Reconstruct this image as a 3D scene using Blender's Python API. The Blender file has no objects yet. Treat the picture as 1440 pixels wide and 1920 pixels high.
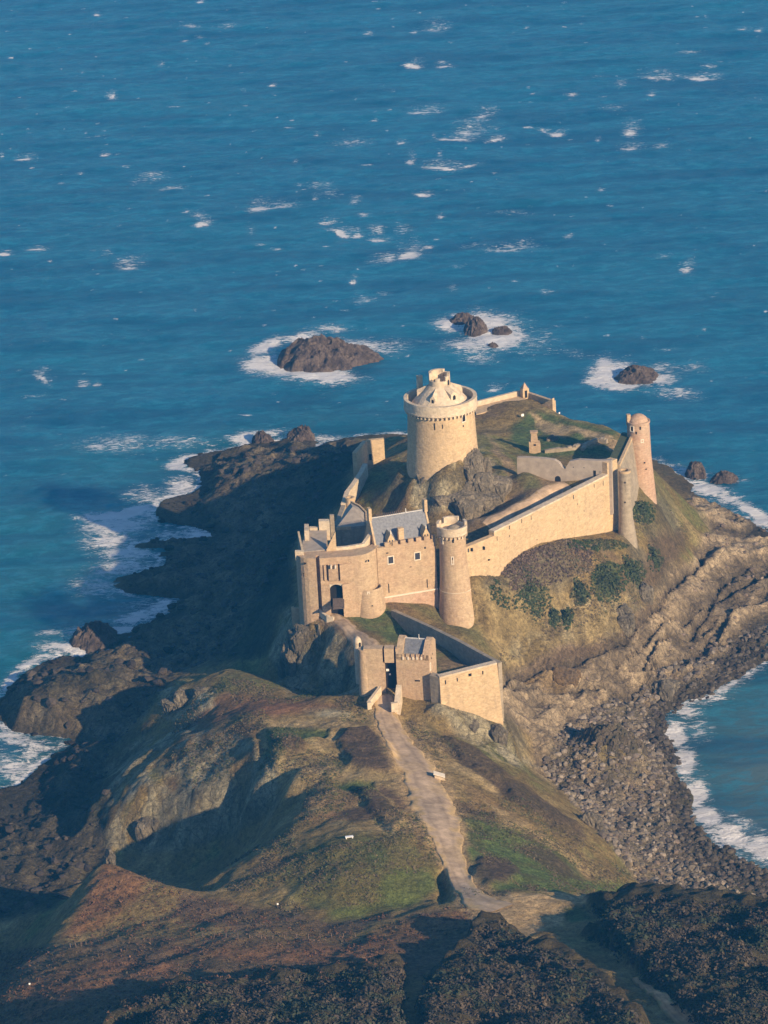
import bpy, bmesh, math, random
import numpy as np
from mathutils import Vector, Matrix

# ------------------------------------------------------------------ camera
F = 6423.0                      # focal length in pixels of the 1440x1920 photograph
PITCH, ROLL = math.radians(20.5), math.radians(3.0)
CAM = np.array([0.0, 0.0, 250.0])
_f = np.array([0, math.cos(PITCH), -math.sin(PITCH)])
_r0 = np.array([1.0, 0, 0]); _u0 = np.array([0, math.sin(PITCH), math.cos(PITCH)])
_r = _r0*math.cos(ROLL) - _u0*math.sin(ROLL)
_u = _u0*math.cos(ROLL) + _r0*math.sin(ROLL)
scene = bpy.context.scene
col = scene.collection
cd = bpy.data.cameras.new('camera'); cam = bpy.data.objects.new('camera', cd); col.objects.link(cam)
cd.sensor_fit = 'VERTICAL'; cd.sensor_height = 24.0; cd.sensor_width = 18.0
cd.lens = F/1920*24.0
cd.clip_start = 1.0; cd.clip_end = 60000.0
m = Matrix(((_r[0], _u[0], -_f[0], CAM[0]), (_r[1], _u[1], -_f[1], CAM[1]), (_r[2], _u[2], -_f[2], CAM[2]), (0, 0, 0, 1)))
cam.matrix_world = m
scene.camera = cam
# ------------------------------------------------------------------ light
SUN_AZ, SUN_EL = math.radians(40), math.radians(22.5)       # right of the line from the fort back to the camera
world = bpy.data.worlds.new('World'); scene.world = world; world.use_nodes = True
wn = world.node_tree.nodes; wl = world.node_tree.links
sky = wn.new('ShaderNodeTexSky'); sky.sky_type = 'NISHITA'; sky.sun_disc = False
sky.sun_elevation = SUN_EL; sky.sun_rotation = math.pi - SUN_AZ
sky.altitude = 200; sky.air_density = 1.2; sky.dust_density = 0.6; sky.ozone_density = 6.0
wn['Background'].inputs['Strength'].default_value = 0.10
wl.new(sky.outputs[0], wn['Background'].inputs[0])
sd = bpy.data.lights.new('sun', 'SUN'); sun = bpy.data.objects.new('sun', sd); col.objects.link(sun)
sd.energy = 5.0; sd.angle = math.radians(0.6); sd.color = (1.0, 0.77, 0.50)
SUN = Vector((math.sin(SUN_AZ)*math.cos(SUN_EL), -math.cos(SUN_AZ)*math.cos(SUN_EL), math.sin(SUN_EL)))
sun.rotation_euler = SUN.to_track_quat('Z', 'Y').to_euler(); sun.location = (200, 100, 300)
scene.view_settings.view_transform = 'Standard'; scene.view_settings.look = 'None'
scene.view_settings.exposure = 0.54; scene.view_settings.gamma = 1.0

# ------------------------------------------------------------------ geometry helpers
def ray(px, py):
    return _f + (px-720)/F*_r + (960-py)/F*_u
def P(px, py, z):               # the point of height z seen at a pixel of the photograph
    d = ray(px, py); t = (z-CAM[2])/d[2]
    return CAM + d*t
def proj(x, y, z):
    dx, dy, dz = x-CAM[0], y-CAM[1], z-CAM[2]
    w = dx*_f[0]+dy*_f[1]+dz*_f[2]
    return 720+F*(dx*_r[0]+dy*_r[1]+dz*_r[2])/w, 960-F*(dx*_u[0]+dy*_u[1]+dz*_u[2])/w
def zon(x, y, py):              # height on the vertical through x, y that shows at row py
    lo, hi = -20.0, 80.0
    for _ in range(40):
        mid = (lo+hi)/2
        if proj(x, y, mid)[1] > py: lo = mid
        else: hi = mid
    return lo
def pplane(px, py, p0, n):
    d = ray(px, py); t = np.dot(np.array(p0)-CAM, n)/np.dot(d, n)
    return CAM+d*t
def pcyl(px, py, cx, cy, r):
    d = ray(px, py)
    a = d[0]**2+d[1]**2; b = 2*((CAM[0]-cx)*d[0]+(CAM[1]-cy)*d[1]); c = (CAM[0]-cx)**2+(CAM[1]-cy)**2-r*r
    q = max(b*b-4*a*c, 0); t = (-b-math.sqrt(q))/(2*a)
    p = CAM+d*t
    return p, math.atan2(p[1]-cy, p[0]-cx)
def scale_at(p): return F/np.dot(np.array(p)-CAM, _f)

# ------------------------------------------------------------------ noise
def _hash(ix, iy, seed):
    h = (ix.astype(np.int64)*374761393 + iy.astype(np.int64)*668265263 + seed*974711) & 0xffffffff
    h = ((h ^ (h >> 13))*1274126177) & 0xffffffff
    return ((h ^ (h >> 16)) & 0xffffff)/float(0xffffff)
def vnoise(x, y, seed=0):
    ix = np.floor(x); iy = np.floor(y); fx = x-ix; fy = y-iy
    fx = fx*fx*fx*(fx*(fx*6-15)+10); fy = fy*fy*fy*(fy*(fy*6-15)+10)
    a = _hash(ix, iy, seed); b = _hash(ix+1, iy, seed); c = _hash(ix, iy+1, seed); d = _hash(ix+1, iy+1, seed)
    return (a*(1-fx)+b*fx)*(1-fy)+(c*(1-fx)+d*fx)*fy
def fbm(x, y, size, octv=4, seed=0, gain=0.5):
    s = 0; amp = 1.0; tot = 0; fx = 1.0/size
    for o in range(octv):
        c, sn = math.cos(o*0.7+seed), math.sin(o*0.7+seed)
        s = s+amp*(vnoise((x*c-y*sn)*fx+o*17.3, (x*sn+y*c)*fx-o*9.1, seed+o)*2-1)
        tot += amp; amp *= gain; fx *= 2.03
    return s/tot
def ridged(x, y, size, octv=4, seed=0, gain=0.55):
    s = 0; amp = 1.0; tot = 0; fx = 1.0/size
    for o in range(octv):
        c, sn = math.cos(o*0.9+seed), math.sin(o*0.9+seed)
        n = 1-np.abs(vnoise((x*c-y*sn)*fx+o*11.7, (x*sn+y*c)*fx+o*5.3, seed+o)*2-1)*1.6
        s = s+amp*n; tot += amp; amp *= gain; fx *= 2.1
    return s/tot
def sstep(a, b, x):
    t = np.clip((x-a)/(b-a), 0, 1); return t*t*(3-2*t)
def inpoly(X, Y, poly):
    res = np.zeros(X.shape, bool); n = len(poly)
    for i in range(n):
        x1, y1 = poly[i]; x2, y2 = poly[(i+1) % n]
        if y1 == y2: continue
        cnd = ((y1 > Y) != (y2 > Y)) & (X < (x2-x1)*(Y-y1)/(y2-y1)+x1)
        res ^= cnd
    return res
def segdist(X, Y, pts, closed=False):
    d = np.full(X.shape, 1e9); n = len(pts)
    for i in range(n if closed else n-1):
        x1, y1 = pts[i]; x2, y2 = pts[(i+1) % n]
        L = (x2-x1)**2+(y2-y1)**2+1e-9
        t = np.clip(((X-x1)*(x2-x1)+(Y-y1)*(y2-y1))/L, 0, 1)
        d = np.minimum(d, (X-x1-t*(x2-x1))**2+(Y-y1-t*(y2-y1))**2)
    return np.sqrt(d)
def polymask(X, Y, poly, soft):
    xs = [p[0] for p in poly]; ys = [p[1] for p in poly]; m_ = soft*2
    sel = (X > min(xs)-m_) & (X < max(xs)+m_) & (Y > min(ys)-m_) & (Y < max(ys)+m_)
    out = np.zeros(X.shape)
    if sel.any():
        x = X[sel]; y = Y[sel]
        d = segdist(x, y, poly, True); d = np.where(inpoly(x, y, poly), d, -d)
        out[sel] = sstep(-soft, soft, d)
    return out

# ------------------------------------------------------------------ mesh helpers
class MB:
    def __init__(s): s.v = []; s.f = []
    def add(s, vs, fs):
        o = len(s.v); s.v += [tuple(float(c) for c in v) for v in vs]; s.f += [tuple(o+i for i in f) for f in fs]; return s
    def prism(s, poly, z0, z1):
        n = len(poly)
        za = z0 if hasattr(z0, '__len__') else [z0]*n
        zb = z1 if hasattr(z1, '__len__') else [z1]*n
        vs = [(p[0], p[1], za[i]) for i, p in enumerate(poly)]+[(p[0], p[1], zb[i]) for i, p in enumerate(poly)]
        fs = [tuple(range(n-1, -1, -1)), tuple(range(n, 2*n))]+[(i, (i+1) % n, n+(i+1) % n, n+i) for i in range(n)]
        return s.add(vs, fs)
    def loft(s, polys, cap=True):      # list of rings of 3d points
        n = len(polys[0]); vs = [p for r in polys for p in r]; fs = []
        for k in range(len(polys)-1):
            fs += [(k*n+i, k*n+(i+1) % n, (k+1)*n+(i+1) % n, (k+1)*n+i) for i in range(n)]
        if cap: fs += [tuple(range(n-1, -1, -1)), tuple(range((len(polys)-1)*n, len(polys)*n))]
        return s.add(vs, fs)
    def box(s, c, size, rot=0.0, tilt=0.0):
        vs = []
        R = Matrix.Rotation(rot, 3, 'Z') @ Matrix.Rotation(tilt, 3, 'Y')
        for dz in (-.5, .5):
            for dx, dy in ((-.5, -.5), (.5, -.5), (.5, .5), (-.5, .5)):
                q = R @ Vector((dx*size[0], dy*size[1], dz*size[2])); vs.append((c[0]+q.x, c[1]+q.y, c[2]+q.z))
        return s.add(vs, [(3, 2, 1, 0), (4, 5, 6, 7), (0, 1, 5, 4), (1, 2, 6, 5), (2, 3, 7, 6), (3, 0, 4, 7)])
    def lathe(s, cx, cy, prof, n=40, a0=0.0, a1=2*math.pi, jit=0.0, seed=1):
        full = abs(a1-a0-2*math.pi) < 1e-6; rg = random.Random(seed)
        m_ = n if full else n+1; vs = []
        for r, z in prof:
            for i in range(m_):
                a = a0+(a1-a0)*i/n
                rr = r+rg.uniform(-jit, jit)
                vs.append((cx+rr*math.cos(a), cy+rr*math.sin(a), z))
        fs = []
        for k in range(len(prof)-1):
            for i in range(n):
                j = (i+1) % m_
                fs.append((k*m_+i, k*m_+j, (k+1)*m_+j, (k+1)*m_+i))
        return s.add(vs, fs)
    def ring(s, cx, cy, ri, ro, z0, z1, n=40, a0=0.0, a1=2*math.pi):     # closed ring wall or arc of one
        full = abs(a1-a0-2*math.pi) < 1e-6
        if full: return s.lathe(cx, cy, [(ri, z0), (ro, z0), (ro, z1), (ri, z1), (ri, z0)], n)
        vs = []
        for i in range(n+1):
            a = a0+(a1-a0)*i/n; c, q = math.cos(a), math.sin(a)
            vs += [(cx+ri*c, cy+ri*q, z0), (cx+ro*c, cy+ro*q, z0), (cx+ro*c, cy+ro*q, z1), (cx+ri*c, cy+ri*q, z1)]
        fs = [(0, 3, 2, 1), (4*n, 4*n+1, 4*n+2, 4*n+3)]
        for i in range(n):
            for k in range(4):
                fs.append((4*i+k, 4*i+(k+1) % 4, 4*i+4+(k+1) % 4, 4*i+4+k))
        return s.add(vs, fs)

def obj(name, mb, mat, parent=None, origin=(0, 0, 0), smooth=False):
    me = bpy.data.meshes.new(name)
    o3 = np.array(origin, float)
    me.from_pydata([tuple(np.array(v)-o3) for v in mb.v], [], mb.f)
    bm = bmesh.new(); bm.from_mesh(me)
    bmesh.ops.remove_doubles(bm, verts=bm.verts, dist=0.0005)
    bmesh.ops.recalc_face_normals(bm, faces=bm.faces); bm.to_mesh(me); bm.free()
    me.materials.append(mat)
    if smooth:
        me.polygons.foreach_set('use_smooth', [True]*len(me.polygons))
        try: me.set_sharp_from_angle(angle=math.radians(38))
        except Exception: pass
    o = bpy.data.objects.new(name, me); col.objects.link(o)
    if parent is not None: o.parent = parent
    else: o.location = origin
    return o
def meshobj(name, verts, faces, mat, smooth=True, attrs=None):
    me = bpy.data.meshes.new(name)
    verts = np.asarray(verts, np.float32); faces = np.asarray(faces, np.int32)
    k = faces.shape[1]
    me.vertices.add(len(verts)); me.vertices.foreach_set('co', verts.ravel())
    me.loops.add(faces.size); me.loops.foreach_set('vertex_index', faces.ravel())
    me.polygons.add(len(faces)); me.polygons.foreach_set('loop_start', np.arange(0, faces.size, k, dtype=np.int32))
    me.polygons.foreach_set('use_smooth', np.full(len(faces), smooth))
    me.update(calc_edges=True); me.validate()
    for nm, (kind, data) in (attrs or {}).items():
        if kind == 'C':
            a = me.color_attributes.new(nm, 'FLOAT_COLOR', 'POINT')
            rgba = np.ones((len(verts), 4), np.float32); rgba[:, :3] = data; a.data.foreach_set('color', rgba.ravel())
        else:
            a = me.attributes.new(nm, 'FLOAT', 'POINT'); a.data.foreach_set('value', np.asarray(data, np.float32))
    me.materials.append(mat)
    o = bpy.data.objects.new(name, me); col.objects.link(o)
    return o
def tag(o, label, cat, group=None, kind=None):
    if label: o['label'] = label
    if cat: o['category'] = cat
    if group: o['group'] = group
    if kind: o['kind'] = kind
    return o
class Thing:
    def __init__(s, name, label, cat, loc, group=None):
        s.loc = tuple(float(c) for c in loc)
        s.o = bpy.data.objects.new(name, None); col.objects.link(s.o); s.o.location = s.loc
        s.o.empty_display_size = 0.5
        tag(s.o, label, cat, group)
    def part(s, name, mb, mat, parent=None, smooth=False, label=None):
        o = obj(name, mb, mat, parent or s.o, s.loc, smooth)
        if label: o['label'] = label
        return o

# ------------------------------------------------------------------ materials
def newmat(name, rough=0.9, spec=0.2):
    mt = bpy.data.materials.new(name); mt.use_nodes = True
    nt = mt.node_tree; b = nt.nodes['Principled BSDF']
    b.inputs['Roughness'].default_value = rough; b.inputs['Specular IOR Level'].default_value = spec
    return mt, nt, b
def N(nt, t, **kw):
    n = nt.nodes.new(t)
    for k, v in kw.items():
        if hasattr(n, k): setattr(n, k, v)
        else: n.inputs[k].default_value = v
    return n
def mixc(nt, fac, a, b, mode='MIX'):
    n = nt.nodes.new('ShaderNodeMix'); n.data_type = 'RGBA'; n.blend_type = mode
    for sock, val in ((n.inputs[0], fac), (n.inputs[6], a), (n.inputs[7], b)):
        if isinstance(val, bpy.types.NodeSocket): nt.links.new(val, sock)
        elif hasattr(val, '__len__'): sock.default_value = (*val[:3], 1)
        else: sock.default_value = val
    return n.outputs[2]
def maprange(nt, v, a, b, c=0.0, d=1.0, smooth=False):
    n = nt.nodes.new('ShaderNodeMapRange'); nt.links.new(v, n.inputs[0])
    if smooth: n.interpolation_type = 'SMOOTHSTEP'
    for i, q in enumerate((a, b, c, d)): n.inputs[i+1].default_value = q
    return n.outputs[0]
def coords(nt, scale=(1, 1, 1), src='geo', rot=(0, 0, 0)):
    if src == 'geo': s = nt.nodes.new('ShaderNodeNewGeometry').outputs['Position']
    else: s = nt.nodes.new('ShaderNodeTexCoord').outputs['Object']
    mp = nt.nodes.new('ShaderNodeMapping'); mp.inputs['Scale'].default_value = scale; mp.inputs['Rotation'].default_value = rot
    nt.links.new(s, mp.inputs['Vector']); return mp.outputs[0]
def noise(nt, vec, scale, detail=4, rough=0.55, dist=0.0):
    n = nt.nodes.new('ShaderNodeTexNoise'); n.inputs['Scale'].default_value = scale
    n.inputs['Detail'].default_value = detail; n.inputs['Roughness'].default_value = rough; n.inputs['Distortion'].default_value = dist
    nt.links.new(vec, n.inputs['Vector']); return n
def bump(nt, h, b, strength=0.5, dist=0.1, prev=None):
    n = nt.nodes.new('ShaderNodeBump'); n.inputs['Strength'].default_value = strength; n.inputs['Distance'].default_value = dist
    nt.links.new(h, n.inputs['Height'])
    if prev is not None: nt.links.new(prev, n.inputs['Normal'])
    if b is not None: nt.links.new(n.outputs[0], b.inputs['Normal'])
    return n.outputs[0]
def stone(name, c1, c2, c3, cell=1.6, weather=0.5):
    """coursed rubble: two stone colours in broad patches, a third on single stones, weather stains that run down"""
    mt, nt, b = newmat(name, 0.92, 0.15)
    v = coords(nt); big = noise(nt, v, 0.16, 5, 0.65)
    c = mixc(nt, maprange(nt, big.outputs[0], 0.38, 0.62, smooth=True), c1, c2)
    vs = coords(nt, (1, 1, 1.9))
    vo = N(nt, 'ShaderNodeTexVoronoi'); vo.inputs['Scale'].default_value = cell; nt.links.new(vs, vo.inputs['Vector'])
    sep = nt.nodes.new('ShaderNodeSeparateColor'); nt.links.new(vo.outputs['Color'], sep.inputs[0])
    c = mixc(nt, maprange(nt, sep.outputs[0], 0.55, 1.0, 0, 0.5), c, c3)
    dk = maprange(nt, sep.outputs[1], 0.0, 1.0, 0.86, 1.08)
    n2 = noise(nt, v, 1.1, 5, 0.7); dk2 = maprange(nt, n2.outputs[0], 0.3, 0.7, 0.84, 1.10)
    mu = nt.nodes.new('ShaderNodeMath'); mu.operation = 'MULTIPLY'; nt.links.new(dk, mu.inputs[0]); nt.links.new(dk2, mu.inputs[1])
    st = noise(nt, coords(nt, (1.2, 1.2, 0.12)), 1.0, 4, 0.6)
    sf = maprange(nt, st.outputs[0], 0.52, 0.78, 0, weather, smooth=True)
    c = mixc(nt, sf, c, (c1[0]*0.52, c1[1]*0.55, c1[2]*0.62))
    comb = nt.nodes.new('ShaderNodeCombineColor')
    for i in range(3): nt.links.new(mu.outputs[0], comb.inputs[i])
    c = mixc(nt, 1.0, c, comb.outputs[0], 'MULTIPLY')
    nt.links.new(c, b.inputs['Base Color'])
    e = N(nt, 'ShaderNodeTexVoronoi'); e.feature = 'DISTANCE_TO_EDGE'; e.inputs['Scale'].default_value = cell; nt.links.new(vs, e.inputs['Vector'])
    p1 = bump(nt, maprange(nt, e.outputs[0], 0, 0.12), None, 0.3, 0.03)
    bump(nt, n2.outputs[0], b, 0.6, 0.25, p1)
    return mt
def rockmat(name, c1, c2, c3=None, s=0.35):
    mt, nt, b = newmat(name, 0.9, 0.2)
    v = coords(nt); n1 = noise(nt, v, s, 8, 0.7, 0.4); n2 = noise(nt, coords(nt, (1.6, 1.6, 0.8)), 1.5, 9, 0.78)
    c = mixc(nt, maprange(nt, n1.outputs[0], 0.44, 0.56, smooth=True), c1, c2)
    c = mixc(nt, maprange(nt, n2.outputs[0], 0.47, 0.38, 0, 0.75), c, tuple(q*0.4 for q in c2))
    if c3: c = mixc(nt, maprange(nt, n2.outputs[0], 0.56, 0.68, smooth=True), c, c3)
    vo = N(nt, 'ShaderNodeTexVoronoi'); vo.feature = 'DISTANCE_TO_EDGE'; vo.inputs['Scale'].default_value = 0.55
    wv = mixc(nt, 0.6, v, n2.outputs['Color'], 'ADD'); nt.links.new(wv, vo.inputs['Vector'])
    c = mixc(nt, maprange(nt, vo.outputs[0], 0.0, 0.05, 0.3, 0.0), c, (0.02, 0.018, 0.016))
    nt.links.new(c, b.inputs['Base Color'])
    p1 = bump(nt, maprange(nt, vo.outputs[0], 0, 0.15), None, 0.35, 0.25)
    bump(nt, n2.outputs[0], b, 1.0, 1.0, p1)
    return mt
def plain(name, c, rough=0.8, var=0.15, s=2.0, spec=0.25):
    mt, nt, b = newmat(name, rough, spec)
    n1 = noise(nt, coords(nt), s, 5, 0.6)
    cc = mixc(nt, maprange(nt, n1.outputs[0], 0.3, 0.7), tuple(q*(1-var) for q in c), tuple(min(q*(1+var), 1) for q in c))
    nt.links.new(cc, b.inputs['Base Color']); bump(nt, n1.outputs[0], b, 0.3, 0.05)
    return mt
# ------------------------------------------------------------------ terrain
CP = []                                   # control points x, y, z
def C(*pts):
    for p in pts: CP.append(tuple(P(*p)))
def L(*pts, step=4.0):                    # a ridge, foot or contour line through points (px, py, z)
    q = [P(*p) for p in pts]
    for a, b in zip(q[:-1], q[1:]):
        n = max(1, int(np.linalg.norm((b-a)[:2])/step))
        for i in range(n): CP.append(tuple(a+(b-a)*i/n))
    CP.append(tuple(q[-1]))
def foot(px, py, z, pyf, off=0.0):        # ground height where a wall whose top is (px, py, z) meets the ground at row pyf
    p = P(px, py, z); CP.append((p[0], p[1]-off, zon(p[0], p[1]-off, pyf)))

SHORE_PX = [(1560,1770),(1500,1700),(1440,1640),(1380,1610),(1340,1572),(1300,1535),(1290,1505),(1272,1450),(1268,1410),(1250,1380),(1252,1345),(1290,1318),
 (1350,1300),(1390,1265),(1440,1232),(1500,1215),(1560,1190),(1570,1090),(1500,1030),(1440,992),(1400,972),(1350,948),(1310,925),(1285,900),(1262,880),
 (1230,862),(1180,848),(1100,838),(1000,828),(900,826),(800,818),(740,812),(680,815),(640,822),(610,828),(590,836),(565,812),(545,815),(530,826),(480,826),(430,842),
 (395,846),(345,858),(340,880),(372,885),(380,905),(350,925),(295,938),(280,965),(300,985),(345,990),(400,1004),(350,1008),(250,1018),(240,1030),(300,1048),(300,1062),
 (205,1085),(200,1105),(270,1118),(335,1128),(330,1142),(280,1160),(255,1182),(200,1190),(140,1180),(150,1200),(205,1225),(190,1232),(110,1225),(60,1262),(20,1275),(0,1300),
 (-20,1330),(0,1362),(60,1380),(110,1388),(120,1400),(60,1440),(30,1470),(-20,1480),(-120,1500),(-260,1530)]
SHORE = [tuple(P(a, b, 0)[:2]) for a, b in SHORE_PX]
LAND = [(200.0, SHORE[0][1]-6)]+SHORE+[(-230.0, SHORE[-1][1]-15), (-230, 150), (200, 150)]
for i in range(len(SHORE)-1):
    a, b = SHORE[i], SHORE[i+1]; n = max(1, int(math.hypot(b[0]-a[0], b[1]-a[1])/5))
    for k in range(n): CP.append((a[0]+(b[0]-a[0])*k/n, a[1]+(b[1]-a[1])*k/n, 0.0))

# -- the keep's rock and the court
K = P(829, 889, 34.5); KX, KY = K[0], K[1]
for a in range(0, 360, 45): CP.append((KX+4*math.cos(math.radians(a)), KY+4*math.sin(math.radians(a)), 36.0))
for a, py in [(a_, float(np.interp(a_, [175, 200, 220, 240, 260, 280, 300, 320, 345], [862, 874, 884, 880, 866, 852, 843, 838, 852]))) for a_ in range(175, 350, 8)]:
    for r_ in (6.6, 7.6):
        X_, Y_ = KX+r_*math.cos(math.radians(a)), KY+r_*math.sin(math.radians(a)); CP.append((X_, Y_, zon(X_, Y_, py)))
for a in (20, 60, 100, 140): CP.append((KX+8*math.cos(math.radians(a)), KY+8*math.sin(math.radians(a)), 33.0))
C((735,915,30.5),(760,945,30),(720,900,30),(705,925,29.5),(800,960,30),(870,965,30),(935,945,30.2),(955,915,31.6),(962,882,32.2),(935,850,32),(915,820,30.5),(905,805,29))
C((752,905,31.6),(790,925,32),(850,932,32.3),(895,932,32),(930,905,32.2),(925,875,32.6))
C((890,1005,32.2),(900,985,32.2),(940,975,32.8),(985,950,33.2),(1020,925,33.3),(1060,905,33.2),(1100,898,33.2),(1000,905,33),(1130,888,33.2),(1045,908,33.2),(985,885,33.3),(972,872,33.8),(955,990,33.0),(1015,960,33.4),(1090,920,33.5),(910,1006,32.6),(960,850,30),(930,815,29))
C((990,800,27.5),(1010,850,28.6),(960,825,28.5),(1060,850,28.8),(1100,855,28.8),(1050,825,28),(1100,830,28.4),(1130,850,28.8),(1150,830,28.8),(1020,795,27.5),(960,800,27.3),(900,805,28))
C((1040,772,28.5),(1080,782,28.6),(1130,793,28.8),(1160,806,29),(1060,800,28),(1120,810,28.4))
L((893,770,27.0),(930,760,27),(980,752,27),(1010,752,27),(1036,765,27.5))
# far side of the point
for p in [(900,757,28),(980,735,28),(1037,757,28),(1100,784,28),(1165,800,28)]:
    q = P(*p); CP.append((q[0]+1, q[1]+6, 21)); CP.append((q[0]+2, q[1]+16, 11))
# -- left side of the enclosure
C((690,880,29.2),(680,905,29),(668,935,28.5),(665,950,28),(700,955,28.8),(730,960,29),(640,1015,27),(670,1015,27),(700,990,28),(690,1000,27.5))
for p in [(668,860,28),(650,945,27),(632,990,26),(570,1000,26),(556,1040,26)]:
    q = P(*p); CP.append((q[0]-3, q[1]+1, 20.5)); CP.append((q[0]-8, q[1]+3, 13))
C((640,870,10.5),(600,900,8),(610,960,12),(540,960,6.5),(470,930,5),(560,1010,10.5),(480,1010,5),(430,940,3),(400,960,2.5),(620,850,5),(560,850,4),(500,850,4.5),(450,870,4),(420,900,3),
  (430,1060,6),(500,1080,8),(400,1120,4.5),(340,1020,2),(300,1090,2),(380,1070,4),(440,1150,4.5),(500,1150,10),(530,1130,14.5),(350,1180,4),(420,1200,4.5),(300,1200,3),(470,1210,7),(370,1240,4),(580,815,1.5),(560,822,4),(510,840,3.5),(660,825,4),(700,830,9),(740,815,14))
C((745,850,30),(745,880,30),(735,830,25))
# -- gate court between the two gates
C((620,1150,24.2),(650,1185,23.8),(690,1220,23.2),(720,1240,22.6),(735,1245,22.6),(600,1150,23.5),(700,1180,23.3),(760,1200,21),(735,1160,23.3),(840,1240,23.8),(880,1245,24.2),(900,1250,24.6),(850,1225,23.6),(880,1190,22.5),(920,1215,20),(850,1170,23),(910,1190,21),(750,1150,23.8),(800,1180,22.5),(800,1150,23.3),
  (640,1130,24),(610,1120,24))
foot(575,1046,35,1138); foot(600,1047,35,1146); foot(640,1046,35,1158); foot(690,1039,35,1158); foot(712,1021,35.5,1126); foot(760,1013,35.5,1132); foot(815,1004,35.5,1130)
foot(847,980,37.7,1174,0); foot(848,980,37.7,1186,4.6); foot(858,980,37.7,1180,3.0)
def footline(pts, z, off=0.5, step=1.5):
    for a, b in zip(pts[:-1], pts[1:]):
        n = max(1, int(abs(b[0]-a[0])/9.5/step))
        for i in range(n): t = i/n; foot(a[0]+(b[0]-a[0])*t, a[1]+(b[1]-a[1])*t, z, a[2]+(b[2]-a[2])*t, off)
    foot(pts[-1][0], pts[-1][1], z, pts[-1][2], off)
footline([(880,1019,1078),(925,999,1075),(934,991,1051),(967,974,1028),(996,960,1013),(1064,927,1003),(1111,903,997),(1152,884,990)], 33.5)
footline([(820,1271,1312),(870,1254,1325),(932,1244,1350)], 27.0, 0.9)
foot(1171,886,33.5,1000,1.5); foot(1195,790,36.5,893,1)
for px in range(978, 1142, 9):
    p = P(px, 861, 36.4); pb_ = np.interp(px, [969, 1000, 1020, 1040, 1060, 1100, 1146], [868, 884, 895, 903, 898, 893, 889])
    for o_ in (0.4, 1.6): CP.append((p[0], p[1]-o_, zon(p[0], p[1]-o_, pb_+o_*3)))
    CP.append((p[0], p[1]+2.5, 30.5)); CP.append((p[0], p[1]+6, 29.3))
# front wall of the outer gatehouse and its right corner
foot(690,1216,30.6,1295); foot(712,1214,30.6,1288); foot(760,1228,30,1312); foot(815,1262,26.8,1312); 
# -- rocks left of the outer gate
L((548,1140,22.5),(590,1152,24),(620,1175,23.6),(650,1200,23),(672,1225,22.3)); C((540,1165,21.5),(575,1180,22.5),(610,1200,22.5),(640,1220,22))
C((530,1230,15),(545,1270,12),(590,1290,12.5),(640,1300,14),(660,1290,16),(520,1200,17),(500,1250,11),(620,1260,13))
# -- hill in front of the outer gate
L((330,1290,15),(380,1268,16.5),(430,1250,17.5),(470,1262,17.5),(520,1285,18),(560,1305,19),(620,1312,20.8),(680,1310,21.8),(715,1310,22.3))
C((500,1320,20.3),(560,1322,20.6),(450,1300,18.5),(400,1300,17.5),(300,1305,13),(320,1340,12.5),(360,1360,14.5),(280,1380,9),(240,1420,12),(225,1470,11),(215,1530,8),(228,1565,6))
C((480,1340,21),(480,1400,22),(490,1440,22),(560,1360,21.5),(640,1350,21.8),(700,1360,21.8),(735,1350,21.4),(600,1420,22.6),(660,1400,22.6),(720,1420,22),(540,1460,23),(560,1500,23.8),(620,1480,23.8),(700,1480,23.6),(760,1440,22.5),(770,1500,23.5),(700,1530,25),(640,1560,26),(560,1545,24))
C((430,1370,19.5),(400,1410,18.2),(350,1400,17),(300,1420,14.5),(260,1480,13),(400,1440,16.5),(440,1460,17),(475,1460,18.5),(515,1500,18),(350,1500,13),(280,1510,10.5),(440,1540,11),(500,1550,12.5),(260,1580,5),(330,1590,6),(400,1600,6),(390,1560,9),(460,1500,15.5),(400,1500,14),(540,1528,18),(340,1550,9.5))
L((575,1545,24),(520,1575,22.5),(460,1605,21),(410,1635,19.8),(380,1648,19.2))
C((440,1650,20.5),(500,1630,22.5),(560,1600,24.5),(500,1680,22.3),(600,1650,25.5),(580,1700,23.5))
C((650,1570,27),(700,1590,27.3),(760,1580,26.8),(650,1640,26.8),(720,1660,26.3),(800,1640,25.8),(780,1690,24.5),(700,1715,24.0),(650,1722,23.8),(820,1600,25.3),(860,1660,25.5))
# right of the path down to the shore
L((745,1325,21.6),(800,1350,20),(850,1390,19.3),(900,1425,18),(950,1455,16.8),(1000,1487,15.2),(1050,1520,13),(1100,1550,10.8),(1150,1590,8.5),(1205,1650,6))
C((810,1420,21.5),(860,1480,21.3),(900,1520,21.3),(950,1540,19.8),(1000,1570,18.2),(1060,1600,15.5),(1120,1640,12),(1170,1670,9.5),(870,1540,23.2),(880,1600,24.8),(950,1620,23),(1020,1640,20.5),(900,1660,26),(960,1670,25.3),(1050,1672,22.5),(1110,1680,18),(830,1360,19),(880,1385,17.8),(920,1395,16.8),(950,1400,15))
C((970,1340,12.5),(1000,1300,11),(970,1270,12.6),(990,1380,10),(1030,1410,7),(960,1420,10.5),(1000,1450,7.5),(1060,1480,4.5),(1150,1545,3.2),(1200,1600,3),(1010,1430,6),(1180,1650,3.5),(960,1240,14),(940,1200,17),(920,1150,19.8),(945,1310,14.5))
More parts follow.
